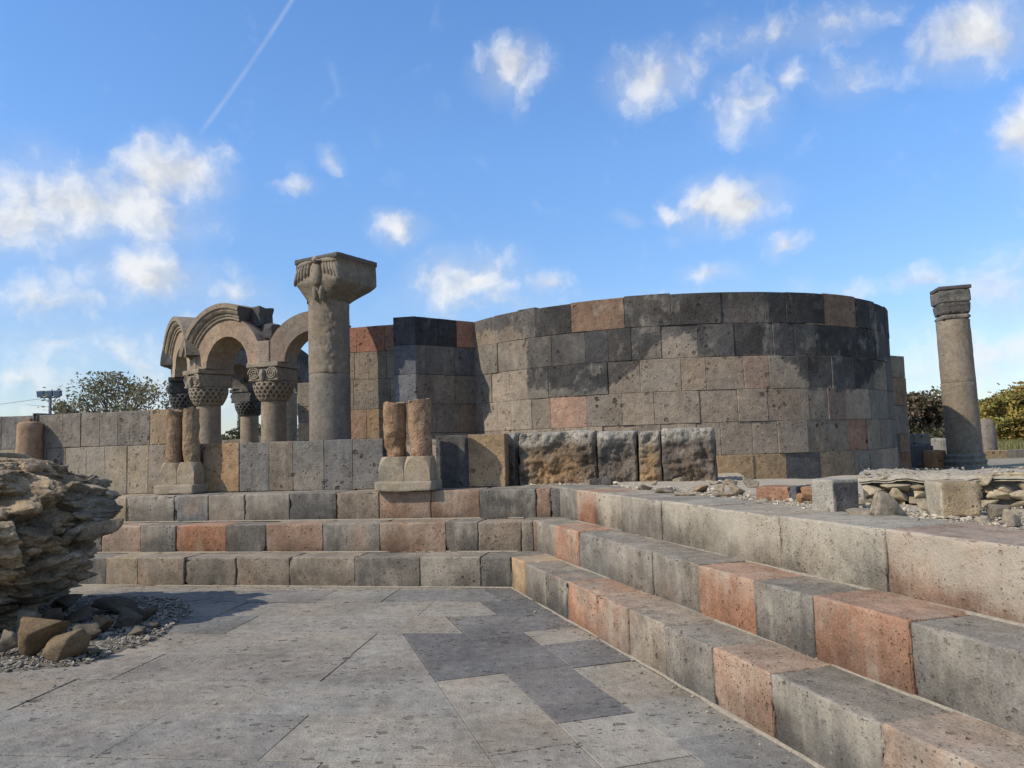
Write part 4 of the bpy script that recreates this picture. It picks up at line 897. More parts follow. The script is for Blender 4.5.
def pebbles(name, pts, sizes, cols, kind='stuff'):
    base = np.array([(1, 0, 0), (-1, 0, 0), (0, 1, 0), (0, -1, 0), (0, 0, 1), (0, 0, -1), (.6, .6, .55), (-.6, .6, .5), (.6, -.6, .5), (-.6, -.6, .55)], float)
    tri = np.array([[0, 6, 4 + 0], [4, 6, 2], [6, 0, 2], [4, 7, 1], [7, 2, 1], [4, 2, 7], [4, 8, 0], [8, 3, 0], [4, 3, 8], [4, 1, 9], [9, 1, 3], [4, 9, 3], [5, 2, 0], [5, 1, 2], [5, 3, 1], [5, 0, 3]])
    n = len(pts); rg = np.random.default_rng(len(pts))
    a = rg.uniform(0, 6.28, n); s = sizes[:, None] * rg.uniform(.55, 1.25, (n, 3)); s[:, 2] *= .7
    b = base[None] * (1 + rg.uniform(-.22, .22, (n, 10, 1))) * s[:, None]
    x = b[:, :, 0] * np.cos(a)[:, None] - b[:, :, 1] * np.sin(a)[:, None]; y = b[:, :, 0] * np.sin(a)[:, None] + b[:, :, 1] * np.cos(a)[:, None]
    v = np.stack([x, y, b[:, :, 2]], -1) + np.asarray(pts)[:, None]
    f = (tri[None] + (np.arange(n) * 10)[:, None, None]).reshape(-1, 3)
    mb = MB(); mb.add(v.reshape(-1, 3), f, np.repeat(np.column_stack([cols, np.zeros(n)]), 10, 0))
    o = mb.build(name, M_peb, smooth=False, origin=(0, 0, 0)); tag(o, kind=kind); return o
rg = np.random.default_rng(4)
n = 5200; u = rg.uniform(-3.0, 6.5, n); w = np.abs(rg.normal(0, 1, n)) ** 1.0 * .55 + .02 + rg.uniform(-.07, .02, n)
P = g0 - dR * u[:, None] - nR * w[:, None]; P[:, 2] = 1.04
s = rg.lognormal(-4.75, .55, n); c = np.stack([.38, .355, .31] * np.ones((n, 3)) if False else [np.full(n, .38), np.full(n, .325), np.full(n, .24)], 1) * rg.uniform(.55, 1.25, (n, 1))
n2 = 2600; P2 = g1 + dB * rg.uniform(0, 2.9, n2)[:, None] - nB * rg.uniform(-.12, 2.8, n2)[:, None]; P2[:, 2] = 1.045
s2 = rg.lognormal(-4.75, .5, n2); c2 = np.stack([np.full(n2, .40), np.full(n2, .345), np.full(n2, .26)], 1) * rg.uniform(.6, 1.2, (n2, 1))
tag(pebbles('gravel', np.vstack([P, P2]), np.append(s, s2), np.vstack([c, c2])), 'pale gravel strewn along the top of the right hand steps', 'gravel')

# ------------------------------------------------------------------ row of rough-hewn blocks in front of the drum
random.seed(41)
QA, QB = D(519, 478.6, 10.45), D(715, 480, 9.75)
uq = (QB - QA); uq[2] = 0; LQ = np.linalg.norm(uq); uq /= LQ; nq = A3(uq[1], -uq[0], 0)
blocks = [(505, 517.5, 433, 'narrow shaded rough block wedged beside the tan end of the low wall', .16),
          (518.8, 596.5, 433.5, 'longest rough hewn block with an orange stained broken face, in the row before the drum', .3),
          (598, 636.5, 433, 'squarish rough hewn grey block beside the long orange stained block', .3),
          (638.3, 660.5, 431.5, 'narrow upright rough brown block between two wider rough blocks', .3),
          (662.3, 715, 431, 'dark pitted rough block at the right end of the row, before the bare drum wall', .3)]
for k, (x0, x1, yt, lab, dp) in enumerate(blocks):
    a, b = line_t(QA + UP * .3, uq, x0), line_t(QA + UP * .3, uq, x1)
    zt = 1.735 - .045 * max(0, a) / LQ + (.03 if k == 4 else 0); mb = MB()
    f = frame(A3(QA[0], QA[1], 0), uq, UP, nq); base = [(.09, .08, .07), (.115, .09, .066), (.115, .10, .083), (.15, .115, .078), (.085, .072, .060)][k]
    sd = k * 13.7; cxm = (a + b) / 2
    def cfn(p, w, base=base, k=k, cxm=cxm, hw=(b - a) / 2, zt=zt):
        cc = np.tile(np.append(np.asarray(base), .05), (len(p), 1)); n = fbm(w * 3 + 2, 4); n2 = fbm(w * 1.3 + sd, 3)
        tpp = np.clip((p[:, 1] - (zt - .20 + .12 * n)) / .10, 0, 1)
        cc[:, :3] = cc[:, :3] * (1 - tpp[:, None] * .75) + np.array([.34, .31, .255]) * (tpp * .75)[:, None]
        o = np.clip(1.1 - np.hypot((p[:, 0] - cxm) / hw, (p[:, 1] - 1.2) / .36) + .5 * n + .5 * fbm(w * 11, 3), 0, 1) * (.75 if k in (1, 3) else .22)
        cc[:, :3] = cc[:, :3] * (1 - o)[:, None] + np.array([.27, .165, .075]) * o[:, None]
        cc[:, :3] *= (1 + .45 * n)[:, None].clip(.4, 1.5); return cc
    def rf(p, f=f, a=a, b=b, zt=zt, k=k):
        q = p.copy(); fr = p[:, 2] > -.08
        w = f(p); bump = .12 * np.abs(fbm(w * 2.4 + sd, 2)) + .05 * np.abs(fbm(w * 6 + sd, 2)) + .035 * np.abs(fbm(w * 15 + sd, 2)) + .018 * fbm(w * 40, 2) - .08
        ins = np.clip(np.minimum.reduce([(p[:, 0] - a), (b - p[:, 0]), (zt - p[:, 1])]) / .045, 0, 1)
        rid = np.abs(fbm(w * 1.9 + sd + 30, 3)) * .12
        q[:, 2] += fr * ins * (bump + .07 - rid)
        return f(q)
    rbox(mb, rf, (a, .98, -.50), (b, zt, 0), base, r=.016, cell=.02, rough=.010, chip=1.2, chip2=.16, faces='ulrf', cfn=cfn, rough2=.02)
    tag(mb.build('rough_block', M_rough), lab, 'stone block', 'rough hewn blocks in front of the drum')

# ------------------------------------------------------------------ squared blocks and rubble on the right
random.seed(51)
def boxthing(name, o, U, N, lo, hi, col, label, cat, group=None, mat=None, r=.015, cell=.05, rough=.006, rough2=.0, cfn=None, chip=1.0, faces='ulrf'):
    mb = MB(); rbox(mb, frame(o, U, UP, N), lo, hi, col, r=r, cell=cell, rough=rough, rough2=rough2, cfn=cfn, chip=chip, faces=faces)
    return tag(mb.build(name, mat or M_step), label, cat, group)
def facing(a):    # frame whose front normal points at azimuth a (degrees, from +X)
    N = A3(math.cos(rad(a)), math.sin(rad(a)), 0); return np.cross(UP, N), N
# light and dark squared block
SB = 'squared blocks on the gravel'
pA, pM, pB2 = Z(813, 504, 1.035), Z(834, 513, 1.035), Z(860, 511, 1.035)
U1 = (pB2 - pM); U1[2] = 0; w1 = np.linalg.norm(U1); U1 /= w1; N1 = A3(U1[1], -U1[0], 0)
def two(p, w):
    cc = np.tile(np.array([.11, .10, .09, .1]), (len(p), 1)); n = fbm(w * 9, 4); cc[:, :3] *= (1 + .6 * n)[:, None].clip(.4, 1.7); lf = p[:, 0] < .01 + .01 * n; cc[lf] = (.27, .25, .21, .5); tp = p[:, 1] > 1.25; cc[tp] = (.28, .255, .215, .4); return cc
boxthing('squared_block', A3(pM[0], pM[1], 0), U1, N1, (0, 1.02, -.22), (w1, 1.268, 0), (.2, .2, .2), 'squared block with pale left side and dark pitted front at the end of the drum', 'stone block', SB, cell=.03, rough=.008, cfn=two, r=.012)
pM, pB2 = Z(942.5, 517.5, 1.035), Z(983, 517.0, 1.035)
U2 = (pB2 - pM); U2[2] = 0; w2 = np.linalg.norm(U2); U2 /= w2; N2 = A3(U2[1], -U2[0], 0)
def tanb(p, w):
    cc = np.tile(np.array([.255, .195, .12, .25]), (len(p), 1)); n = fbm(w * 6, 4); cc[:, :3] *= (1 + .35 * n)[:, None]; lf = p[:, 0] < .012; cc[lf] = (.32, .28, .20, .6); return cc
boxthing('squared_block', A3(pM[0], pM[1], 0), U2, N2, (0, 1.03, -.30), (w2, 1.262, 0), (.2, .2, .2), 'yellow brown squared block standing before the rubble wall, under the leaning column', 'stone block', SB, cell=.03, cfn=tanb, r=.012)
# low orange blocks between the drum and the light block
pa, pb = Z(756, 500, 1.035), Z(790, 501, 1.035)
Ua = pb - pa; Ua[2] = 0; wa = np.linalg.norm(Ua); Ua /= wa; Na = A3(Ua[1], -Ua[0], 0)
boxthing('low_block', A3(pa[0], pa[1], 0), Ua, Na, (0, 1.01, -.30), (wa, 1.152, 0), jit((.24, .135, .085), .03, .1), 'long flat reddish brown block lying on the gravel in front of the drum', 'stone block', SB, cell=.03)
boxthing('low_block', A3(pa[0], pa[1], 0), Ua, Na, (wa + .004, 1.0, -.34), (wa + .066, 1.160, .01), jit((.075, .078, .088), .03, .1), 'thin blue black block squeezed between two low orange brown blocks', 'stone block', SB, cell=.03)
boxthing('low_block', A3(pa[0], pa[1], 0), Ua, Na, (wa + .070, 1.0, -.36), (wa + .24, 1.155, -.05), jit((.25, .145, .08), .03, .1), 'short orange brown block against the pale side of the squared block', 'stone block', SB, cell=.03)
mb = MB(); p = Z(806, 503, 1.035); stone(mb, (p[0], p[1] + .05, 1.065), (.10, .07, .055), (1.0, .62, .38, 0), sub=2, rot=.4); tag(mb.build('loose_stone', M_stone), 'small orange brown stone below the short orange block', 'stone', 'loose stones on the gravel terrace')
mb = MB(); p = Z(601, 484.5, 1.05)
rbox(mb, frame(A3(p[0], p[1], 0), uq, UP, nq), (-.15, 1.03, -.10), (.15, 1.135, .05), (.075, .070, .064, .1), r=.02, cell=.03, rough=.012, rough2=.02, chip=1.3)
tag(mb.build('flat_stone', M_rough), 'small dark flat stone on the gravel before the long rough block', 'stone', 'loose stones on the gravel terrace')

# dry rubble wall with a mortared top
rw0, rw1 = A3(2.74, 6.12, 0), A3(4.6, 5.15, 0); ur = (rw1 - rw0) / np.linalg.norm(rw1 - rw0); nr = A3(ur[1], -ur[0], 0); LR = np.linalg.norm(rw1 - rw0)
rub = thing('rubble_wall', (*(rw0 + ur)[:2], 1.0), 'low wall of flat stacked rubble stones with a pale mortared top, right of the light and dark block', 'rubble wall')
mb = MB(); rgs = random.Random(8)
for lay in range(4):
    z = 1.055 + lay * .057; x = -.02 + rgs.uniform(-.05, .05)
    while x < LR:
        wdt = rgs.choice([.07, .10, .14, .2, .24]) * rgs.uniform(.8, 1.2); p = rw0 + ur * (x + wdt / 2) + nr * (rgs.uniform(-.07, .02) - .02 * lay)
        g = rgs.uniform(.75, 1.4); stone(mb, (p[0], p[1], z + rgs.uniform(-.012, .012)), (wdt * .58, rgs.uniform(.08, .13), rgs.uniform(.032, .055)), (g * 1.04, g, g * .88, 0), sub=2, bev=.04, npts=11, rot=(rgs.gauss(0, .2), rgs.gauss(0, .14), math.atan2(ur[1], ur[0]) + rgs.gauss(0, .25))); x += wdt * .93
mb.build('stacked_stones', M_stone, rub)
mb = MB(); n, m = 90, 30; us = np.linspace(-.03, LR + .1, n); ws = np.linspace(0, 1.0, m); UU, WW = np.meshgrid(us, ws, indexing='ij')
for zz, fl in ((1.262, True), (1.246, False)):
    P = rw0 + ur * UU.ravel()[:, None] - nr * (WW.ravel() - .01)[:, None]; ed = .05 * fbm(np.stack([UU.ravel() * 5, WW.ravel() * 0, WW.ravel() * 0], 1), 4) * np.clip(1 - WW.ravel() * 3, 0, 1); P = P + nr * ed[:, None]
    P[:, 2] = zz + (.022 * fbm(P * 9, 4) + .014 * fbm(P * 3, 2)) - .040 * np.exp(-np.maximum(WW.ravel(), 0) / .045) ; mb.add(P, grid_faces(n, m, flip=fl), (.31, .265, .195, 0))
mb.build('mortar_top', M_peb, rub)
mb = MB(); V = [rw0 - nr * .06, rw0 + ur * LR - nr * .06, rw0 + ur * LR - nr * .98, rw0 - nr * .98]; V = [v + UP * .9 for v in V] + [v + UP * 1.22 for v in V]
mb.add(V, [[0, 1, 5, 4], [1, 2, 6, 5], [2, 3, 7, 6], [3, 0, 4, 7], [4, 5, 6, 7]], (.12, .11, .095, 0)); mb.build('core', M_peb, rub, smooth=False)
rgs2 = np.random.default_rng(12); n = 260; P = rw0 + ur * rgs2.uniform(0, LR, n)[:, None] - nr * (rgs2.uniform(0, .95, n))[:, None]; P[:, 2] = 1.272
tag(pebbles('crumbs', P, rgs2.lognormal(-4.9, .5, n), np.outer(rgs2.uniform(.6, 1.2, n), [.32, .275, .205])), 'pale stone crumbs on top of the rubble wall', 'stone crumbs')

# individual loose stones : (px, py of the foot, half width px, height px, tint, label)
LS = [(893, 518, 16, 27, (.95, .93, .9), 'pointed pale grey wedge stone leaning left of the yellow brown block'),
      (1003, 505, 17, 17, (.90, .74, .58), 'big tilted brown stone against the rubble wall at the right edge'),
      (1003, 518, 15, 10, (.62, .60, .57), 'dark grey flat stone below the big tilted brown stone'),
      (1014, 524, 10, 10, (.95, .92, .86), 'pale rounded stone at the foot of the heap at the right edge'),
      (992, 497, 8, 14, (.9, .86, .8), 'upright pale stone just right of the yellow brown block'),
      (990, 525, 10, 6, (1.0, .96, .9), 'flat pale stone in front of the yellow brown block'),
      (1018, 531, 7, 11, (.7, .68, .66), 'small dark grey stone on the edge of the top step at the right'),
      (1006, 496, 9, 12, (.6, .58, .55), 'dark upright stone wedged in the heap above the tilted brown stone'),
      (865, 517, 16, 6, (.88, .84, .78), 'low flat grey stone in front of the light and dark block'),
      (878, 504, 9, 8, (1.05, 1.0, .92), 'pale stone at the foot of the rubble wall behind the wedge stone'),
      (929, 512, 9, 8, (1.05, 1.0, .9), 'small pale stone touching the left side of the yellow brown block'),
      (704, 493, 10, 7, (1.0, .82, .66), 'orange tinted stone lying before the dark pitted rough block'),
      (722, 494, 9, 8, (1.1, 1.02, .9), 'pale rounded stone in the rubble line below the drum'),
      (738, 495, 10, 9, (1.05, .97, .86), 'buff stone at the right end of the rubble line, beside the long flat block'),
      (668, 494, 13, 8, (.78, .74, .68), 'grey slab like stone on the terrace edge below the narrow rough block'),
      (688, 497, 12, 6, (.85, .8, .74), 'low grey brown stone in front of the orange tinted one'),
      (752, 490, 8, 12, (.95, .9, .82), 'grey stone behind the left end of the long flat reddish block'),
      (716, 486, 9, 6, (1.1, 1.04, .94), 'pale stone tight against the right rough block'),
      (733, 487, 8, 7, (1.0, .9, .78), 'buff stone at the foot of the drum wall'),
      (700, 482, 9, 5, (1.05, .8, .62), 'pinkish stone leaning on the dark pitted rough block'),
      (680, 483, 7, 5, (1.1, 1.05, .95), 'little pale stone beneath the dark pitted block'),
      (655, 486, 6, 4, (1.1, 1.05, .95), 'little pale stone below the narrow upright block'),
      (726, 498, 12, 6, (.9, .82, .72), 'flat brownish stone lowest in the rubble line below the drum'),
      (646, 491, 9, 4, (.95, .9, .82), 'thin grey flake on the gravel near the terrace corner'),
      (765, 502, 5, 3, (1.05, 1.0, .92), 'tiny pale stone in front of the long flat reddish block'),
      (915, 523, 6, 3, (1.1, 1.05, .95), 'tiny pale chip on the top step below the wedge stone'),
      (955, 525, 5, 3, (1.1, 1.05, .95), 'tiny pale chip in front of the yellow brown block')]
random.seed(61)
for k, (x, y, hw, hh, tint, lab) in enumerate(LS):
    p = Z(x, y, 1.035); d = np.linalg.norm(p - EYE) / FPX; sx, sz = hw * d, hh * d / 2 * (1 if k < 2 else 1.35)
    c = p + A3(0, sx * .5, sz * .86); mb = MB()
    if k == 0:   # wedge : a squared flake, broken to a point
        V = np.array([[-1, -.6, -1], [1.1, -.6, -1.05], [1, .6, -1], [-1, .6, -1], [-.62, -.35, 1], [.02, -.4, .75], [.0, .4, .7], [-.6, .35, 1]]) * (sx, sx * .7, sz) + c
        n0 = len(V); bm = bmesh.new(); vs = [bm.verts.new(v) for v in V]
        for f_ in ([0, 3, 2, 1], [4, 5, 6, 7], [0, 1, 5, 4], [1, 2, 6, 5], [2, 3, 7, 6], [3, 0, 4, 7]): bm.faces.new([vs[i] for i in f_])
        bmesh.ops.bevel(bm, geom=bm.edges[:], offset=.008, segments=2, affect='EDGES'); bmesh.ops.triangulate(bm, faces=bm.faces[:]); bmesh.ops.subdivide_edges(bm, edges=[e for e in bm.edges if e.calc_length() > .04], cuts=2); bm.verts.index_update(); bm.normal_update()
        V = np.array([v.co[:] for v in bm.verts]); Nn = np.array([v.normal[:] for v in bm.verts]); V = V + Nn * (.008 * fbm(V * 20, 3))[:, None]
        mb.add(V, [[v.index for v in f_.verts] for f_ in bm.faces], (*tint, 0)); bm.free()
    else:
        rot = (0, rad(22), 0.1) if k == 1 else (0, 0, random.uniform(-.4, .4)) if k in (8, 14) else random.uniform(0, .8)
        stone(mb, c, (sx * 1.08, sx * random.uniform(.7, .95), sz * 1.1), (*tint, 0), seed=100 + k, sub=2, rot=rot, npts=10, bev=.045)
    tag(mb.build('loose_stone', M_stone), lab, 'stone', 'loose stones on the gravel terrace')

# ------------------------------------------------------------------ rock outcrop at the left
RC = A3(-5.36, 7.45, 0)
prof = [(-.05, .66), (.08, .68), (.20, .76), (.32, .96), (.50, 1.10), (.64, 1.20), (.78, 1.30), (.90, 1.36), (.98, 1.36), (1.06, 1.28), (1.16, 1.18), (1.28, 1.04), (1.40, .90), (1.50, .74), (1.57, .60), (1.60, .42), (1.61, .2), (1.61, 0.02)]
pz = np.array([p[0] for p in prof]); prr = np.array([p[1] for p in prof])
cum = np.concatenate([[0], np.cumsum(np.hypot(np.diff(pz), np.diff(prr)))]); nz, nt = 300, 620
s = np.linspace(0, cum[-1], nz); zz = np.interp(s, cum, pz); r0 = np.interp(s, cum, prr)
th = np.linspace(0, 2 * math.pi, nt + 1); T, Zg = np.meshgrid(th, zz, indexing='xy'); Rg = np.repeat(r0[:, None], nt + 1, 1)
ell_ = 1 / np.sqrt((np.cos(T)) ** 2 + (np.sin(T) / .80) ** 2)
X, Y = RC[0] + Rg * ell_ * np.cos(T), RC[1] + Rg * ell_ * np.sin(T)
Pq = np.stack([X, Y, Zg], -1).reshape(-1, 3)
dirs = np.stack([np.cos(T), np.sin(T), 0 * T], -1).reshape(-1, 3)
def worley(P, n, sc, seed, wob=.0):
    rg = np.random.default_rng(seed); Q = P * sc; Q = Q + wob * np.stack([fbm(P * 2.1 + k * 13, 3) for k in range(3)], 1)
    lo, hi = Q.min(0), Q.max(0); F = rg.uniform(lo, hi, (n, 3)); ids = np.zeros(len(Q), int); f1 = np.zeros(len(Q)); f2 = np.zeros(len(Q))
    for i in range(0, len(Q), 4000):
        d = ((Q[i:i + 4000, None] - F[None]) ** 2).sum(-1); o = np.argpartition(d, 1, axis=1)[:, :2]; dd = np.sqrt(np.take_along_axis(d, o, 1)); sw = dd[:, 0] > dd[:, 1]
        f1[i:i + 4000] = dd.min(1); f2[i:i + 4000] = dd.max(1); ids[i:i + 4000] = np.where(sw, o[:, 1], o[:, 0])
    return f1, f2, rg.uniform(-1, 1, n)[ids], ids
tl = np.array([[1, 0, .20], [0, 1, -.05], [-.20, .05, 1]])
Pt = Pq @ tl; Pt = Pt + .10 * np.stack([fbm(Pq * 1.6 + k * 13, 3) for k in range(3)], 1)
w1_, w2_, wr, wid = worley(Pt, 260, np.array([1.0, 1.0, 1.9]), 3, .30)
gap = np.exp(-(w2_ - w1_) / .05); vr = fbm(Pt * np.array([4, 4, 8]) + 3, 2); vid = wid
an = lambda sc, o, k: np.abs(fbm(Pt * np.array(sc) + k, o))
blk = fbm(Pq * 1.3 + 7, 3)
disp = .28 * an((1.8, 1.8, 3.3), 2, 5) + .17 * an((3.8, 3.8, 6.8), 2, 21) + .075 * an((9, 9, 14), 2, 33) + .035 * an((20, 20, 26), 2, 44) + .085 * wr - .08 * gap + .16 * blk + .015 * fbm(Pq * 40, 2) - .10
Pq = Pq + dirs * (disp * np.clip(Rg.ravel() / .8, .15, 1))[:, None]
Pq[:, 2] += (.06 * wr + .05 * blk + .02 * fbm(Pq * 9, 3)) * np.clip((Pq[:, 2] - .2), 0, 1)
tint = (1 + .18 * fbm(Pq * 1.4 + 50, 3)) * (1 + .28 * wr + .15 * vr); hu = .08 * np.sin(wid * 12.9)
rockc = np.column_stack([tint * .72 * (1 + hu), tint * .705, tint * (.675 - hu * .8), 0 * tint])
outcrop = thing('rock_outcrop', (RC[0], RC[1], 0), 'large layered craggy block of old rubble masonry at the left edge of the court', 'rock')
mb = MB(); mb.add(Pq, grid_faces(nz, nt + 1, flip=True), rockc); mb.build('rock', M_rock, outcrop, smooth=False)
rgs = random.Random(77)
def bedded(*a_, **k_):
    mb = MB(); stone(mb, *a_, **k_); return mb.build('bedded_stone', M_rock, outcrop, smooth=False)
#    # stones still bedded in the mass, and thin flakes that stick out
def surf(a, z):
    r = np.interp(z, pz[:14], prr[:14]); e = 1 / math.sqrt(math.cos(a) ** 2 + (math.sin(a) / .80) ** 2); return A3(RC[0] + r * e * math.cos(a), RC[1] + r * e * math.sin(a), z)
for k in range(34):
    a = rgs.uniform(-2.6, .9); z = rgs.uniform(.25, 1.5); p = surf(a, z); o = A3(math.cos(a), math.sin(a), 0); sz = rgs.uniform(.07, .19)
    g = rgs.uniform(.8, 1.35); wm = rgs.uniform(0, .18); p = p - o * sz * rgs.uniform(.15, .65)
    bedded(p, (sz * 1.3, sz * .9, sz * rgs.uniform(.4, .75)), (g * (1 + wm), g, g * (1 - wm * .6), 0), seed=500 + k, sub=2, rot=(rgs.gauss(0, .16), rgs.gauss(-.08, .16), a + math.pi / 2 + rgs.gauss(0, .3)))
tip = D(112, 526, 7.4); bedded(tip + A3(-.14, 0, -.03), (.27, .15, .09), (.8, .78, .74, 0), seed=901, sub=2, rot=(0, -.28, .1))
for (x, y, sx) in ((98, 512, .14), (85, 500, .14), (68, 486, .13)):
    p = D(x, y, 7.4); bedded(p + A3(-.10, 0, -.03), (sx, .16, .045), (.72, .70, .66, 0), seed=910 + x, sub=2, rot=(0, .18, .1))


# loose stones below the outcrop; the dark tints paint in the overhang's shade
random.seed(71)
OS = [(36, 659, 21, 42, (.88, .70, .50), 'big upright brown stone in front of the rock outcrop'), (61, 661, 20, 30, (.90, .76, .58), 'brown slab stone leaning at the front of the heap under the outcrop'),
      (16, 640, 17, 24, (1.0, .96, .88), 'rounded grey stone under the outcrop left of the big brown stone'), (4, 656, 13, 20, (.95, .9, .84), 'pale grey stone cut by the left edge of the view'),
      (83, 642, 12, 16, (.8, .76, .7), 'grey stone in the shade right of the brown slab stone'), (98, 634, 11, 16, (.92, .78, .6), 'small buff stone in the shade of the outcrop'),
      (72, 625, 15, 15, (.6, .57, .53), 'shade tinted stone behind the brown slab stone'), (120, 628, 15, 13, (.55, .53, .5), 'shade tinted stone under the overhang, middle of the shaded heap'),
      (140, 622, 13, 11, (.55, .53, .5), 'shade tinted stone at the far right of the shaded heap'), (108, 616, 20, 14, (.5, .48, .45), 'broad shade tinted stone at the back of the shaded heap'),
      (60, 612, 18, 13, (.55, .52, .48), 'shade tinted stone directly beneath the overhanging rock'), (134, 636, 9, 8, (.75, .72, .67), 'small grey stone on the gravel edge of the shaded heap'),
      (90, 655, 8, 7, (.85, .8, .72), 'small stone on the sunlit gravel right of the brown slab stone'), (150, 629, 8, 7, (.6, .58, .55), 'small shade tinted stone nearest the gravel tip in the shade'), (46, 628, 12, 16, (.65, .6, .55), 'shade tinted stone between the outcrop foot and the big brown stone')]
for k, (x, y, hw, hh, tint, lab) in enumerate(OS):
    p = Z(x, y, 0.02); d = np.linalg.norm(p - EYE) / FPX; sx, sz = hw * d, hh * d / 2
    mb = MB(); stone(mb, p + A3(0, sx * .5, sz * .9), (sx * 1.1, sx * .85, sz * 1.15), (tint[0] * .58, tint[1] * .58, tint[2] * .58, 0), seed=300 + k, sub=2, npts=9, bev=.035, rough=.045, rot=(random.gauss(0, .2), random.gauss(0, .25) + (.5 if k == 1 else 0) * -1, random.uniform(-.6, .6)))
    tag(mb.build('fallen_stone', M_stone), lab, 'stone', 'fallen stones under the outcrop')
gp = gravel_poly()
mb = MB(); gx = np.linspace(-9.2, -3.0, 110); gy = np.linspace(5.6, 9.4, 80); GX, GY = np.meshgrid(gx, gy, indexing='ij'); ins = inside([(p[0], p[1]) for p in gp], GX.ravel() + .05 * fbm(np.stack([GX.ravel() * 6, GY.ravel() * 6, 0 * GX.ravel()], 1), 2), GY.ravel())
P = np.stack([GX.ravel(), GY.ravel(), .010 + .012 * fbm(np.stack([GX.ravel() * 4, GY.ravel() * 4, 0 * GX.ravel()], 1), 3)], 1); P[~ins, 2] = -.03
mb.add(P, grid_faces(110, 80, flip=True), (.13, .112, .085, 0)); tag(mb.build('gravel_bed', M_peb, origin=(0, 0, 0)), kind='structure')
rg = np.random.default_rng(14); n = 9000; P = np.stack([rg.uniform(-6.4, -3.0, n), rg.uniform(5.75, 8.9, n), np.full(n, .018)], 1); P = P[inside([(p[0], p[1]) for p in gp], P[:, 0], P[:, 1])]
ng = 420; gA = rg.uniform(0, 1, ng); G = np.stack([-3.9 + rg.normal(0, .75, ng), 6.6 + rg.normal(0, 1.0, ng), np.full(ng, .004)], 1); G = G[~inside([(p[0], p[1]) for p in gp], G[:, 0], G[:, 1])]
ng2 = 260; tt = rg.uniform(0, 9, ng2); G2 = C0 - dR * tt[:, None] + nR * (np.abs(rg.normal(0, .10, ng2)) + .01)[:, None]; G2[:, 2] = .003
tt = rg.uniform(-5, 0, 160); G3 = C0 + dB * tt[:, None] + nB * (np.abs(rg.normal(0, .08, 160)) + .01)[:, None]; G3[:, 2] = .003
G = np.vstack([G, G2, G3]); tag(pebbles('grit', G, rg.lognormal(-5.15, .45, len(G)), np.outer(rg.uniform(.5, 1.2, len(G)), [.27, .235, .18])), 'stray grit on the paving near the gravel and along the foot of the steps', 'grit')
n = len(P); tag(pebbles('gravel', P, rg.lognormal(-4.25, .4, n), np.outer(rg.uniform(.55, 1.25, n), [.24, .212, .168])), 'pale angular gravel spread round the foot of the rock outcrop', 'gravel')

# ------------------------------------------------------------------ things further back
random.seed(81)
def farblock(name, x0, x1, yt, Y, col, label, cat, group=None, dep=.5, zb=.74, az_=250, cells=.12, mat=None, rough2=.02):
    a, b = D(x0, yt, Y), D(x1, yt, Y); U, N = facing(az_); w = np.linalg.norm(b - a)
    U = (b - a); U[2] = 0; U /= np.linalg.norm(U); N = A3(U[1], -U[0], 0)
    return boxthing(name, A3(a[0], a[1], 0), U, N, (0, zb, -dep), (w, a[2], 0), jit(col, .04, .2), label, cat, group, mat=mat or M_wall, cell=cells, rough2=rough2, r=.03, chip=1.2)
FB = 'stone remains behind the drum'
farblock('stone_block', 913, 931, 434, 17.5, (.20, .185, .16), 'grey block with a pale cap left of the leaning column foot', 'stone block', FB, zb=1.25)
farblock('stone_block', 917, 934, 445.5, 17.0, (.10, .10, .105), 'dark blue grey block under the pale capped block, left of the leaning column', 'stone block', FB)
farblock('stone_block', 934, 946, 450.5, 16.5, (.36, .19, .09), 'small orange block peeking out left of the leaning column base', 'stone block', FB)
farblock('stone_post', 940.5, 948, 438, 19, (.24, .22, .19), 'little pale stone post just left of the leaning column', 'stone post', FB)
t = D(987, 450, 21.8); mb = MB(); lathe(mb, (t[0], t[1], 0), [(.25, .74), (.25, 1.4), (.24, 1.70), (.18, 1.86), (.06, 1.88)], (.19, .16, .13, .1), n=28, disp=lambda T, z: ndisp(T, z, .05, 3)); tag(mb.build('column_stub', M_wall), 'broken round grey brown stub right of the leaning column', 'column stub')
mb = MB(); P0, P1 = D(981, 451, 21.0), D(1100, 448, 21.0); ashlar(mb, P0, P1, [P0[2], .74], [([0, .23, .46, .7, 1], [TA, GR, (.20, .185, .165), TA])], perp(P0, P1)); tag(mb.build('low_wall', M_wall), 'low wall of tan and grey upright slabs at the right edge, behind the leaning column', 'low wall')
# behind the arcade
Fp = D(291.5, 400, 21.0); mb = MB(); lathe(mb, (Fp[0], Fp[1], 0), [(.16, .74)] + [(.15, z) for z in np.linspace(.9, 3.0, 10)] + [(.15, 3.15)], (.24, .21, .17, .2), n=28, disp=lambda T, z: ndisp(T, z, .006)); tag(mb.build('far_column', M_wall), 'slender pale column seen through the right hand arch of the arcade', 'column')
mb = MB(); P0, P1 = D(297.5, 383, 20.0), D(330, 383, 20.0); zt = P0[2]; ashlar(mb, P0, P1, [zt, zt - .62, zt - 1.05, zt - 1.5, .74], [([0, .5, 1], [PA, GR]), ([0, .3, 1], [GR, (.34, .20, .12)]), ([0, .4, 1], [(.32, .25, .17), BF]), ([0, 1], [BR])], perp(P0, P1)); tag(mb.build('far_pier', M_wall), 'pale block pier with an orange stone seen through the right hand arch', 'pier')
mb = MB(); P0, P1 = D(222, 440, 24), D(300, 440, 24); ashlar(mb, P0, P1, [P0[2], .74], [([0, .3, .6, 1], [PA, PA, PA])], perp(P0, P1)); tag(mb.build('far_wall', M_wall), 'low pale wall seen between the arcade columns', 'low wall')

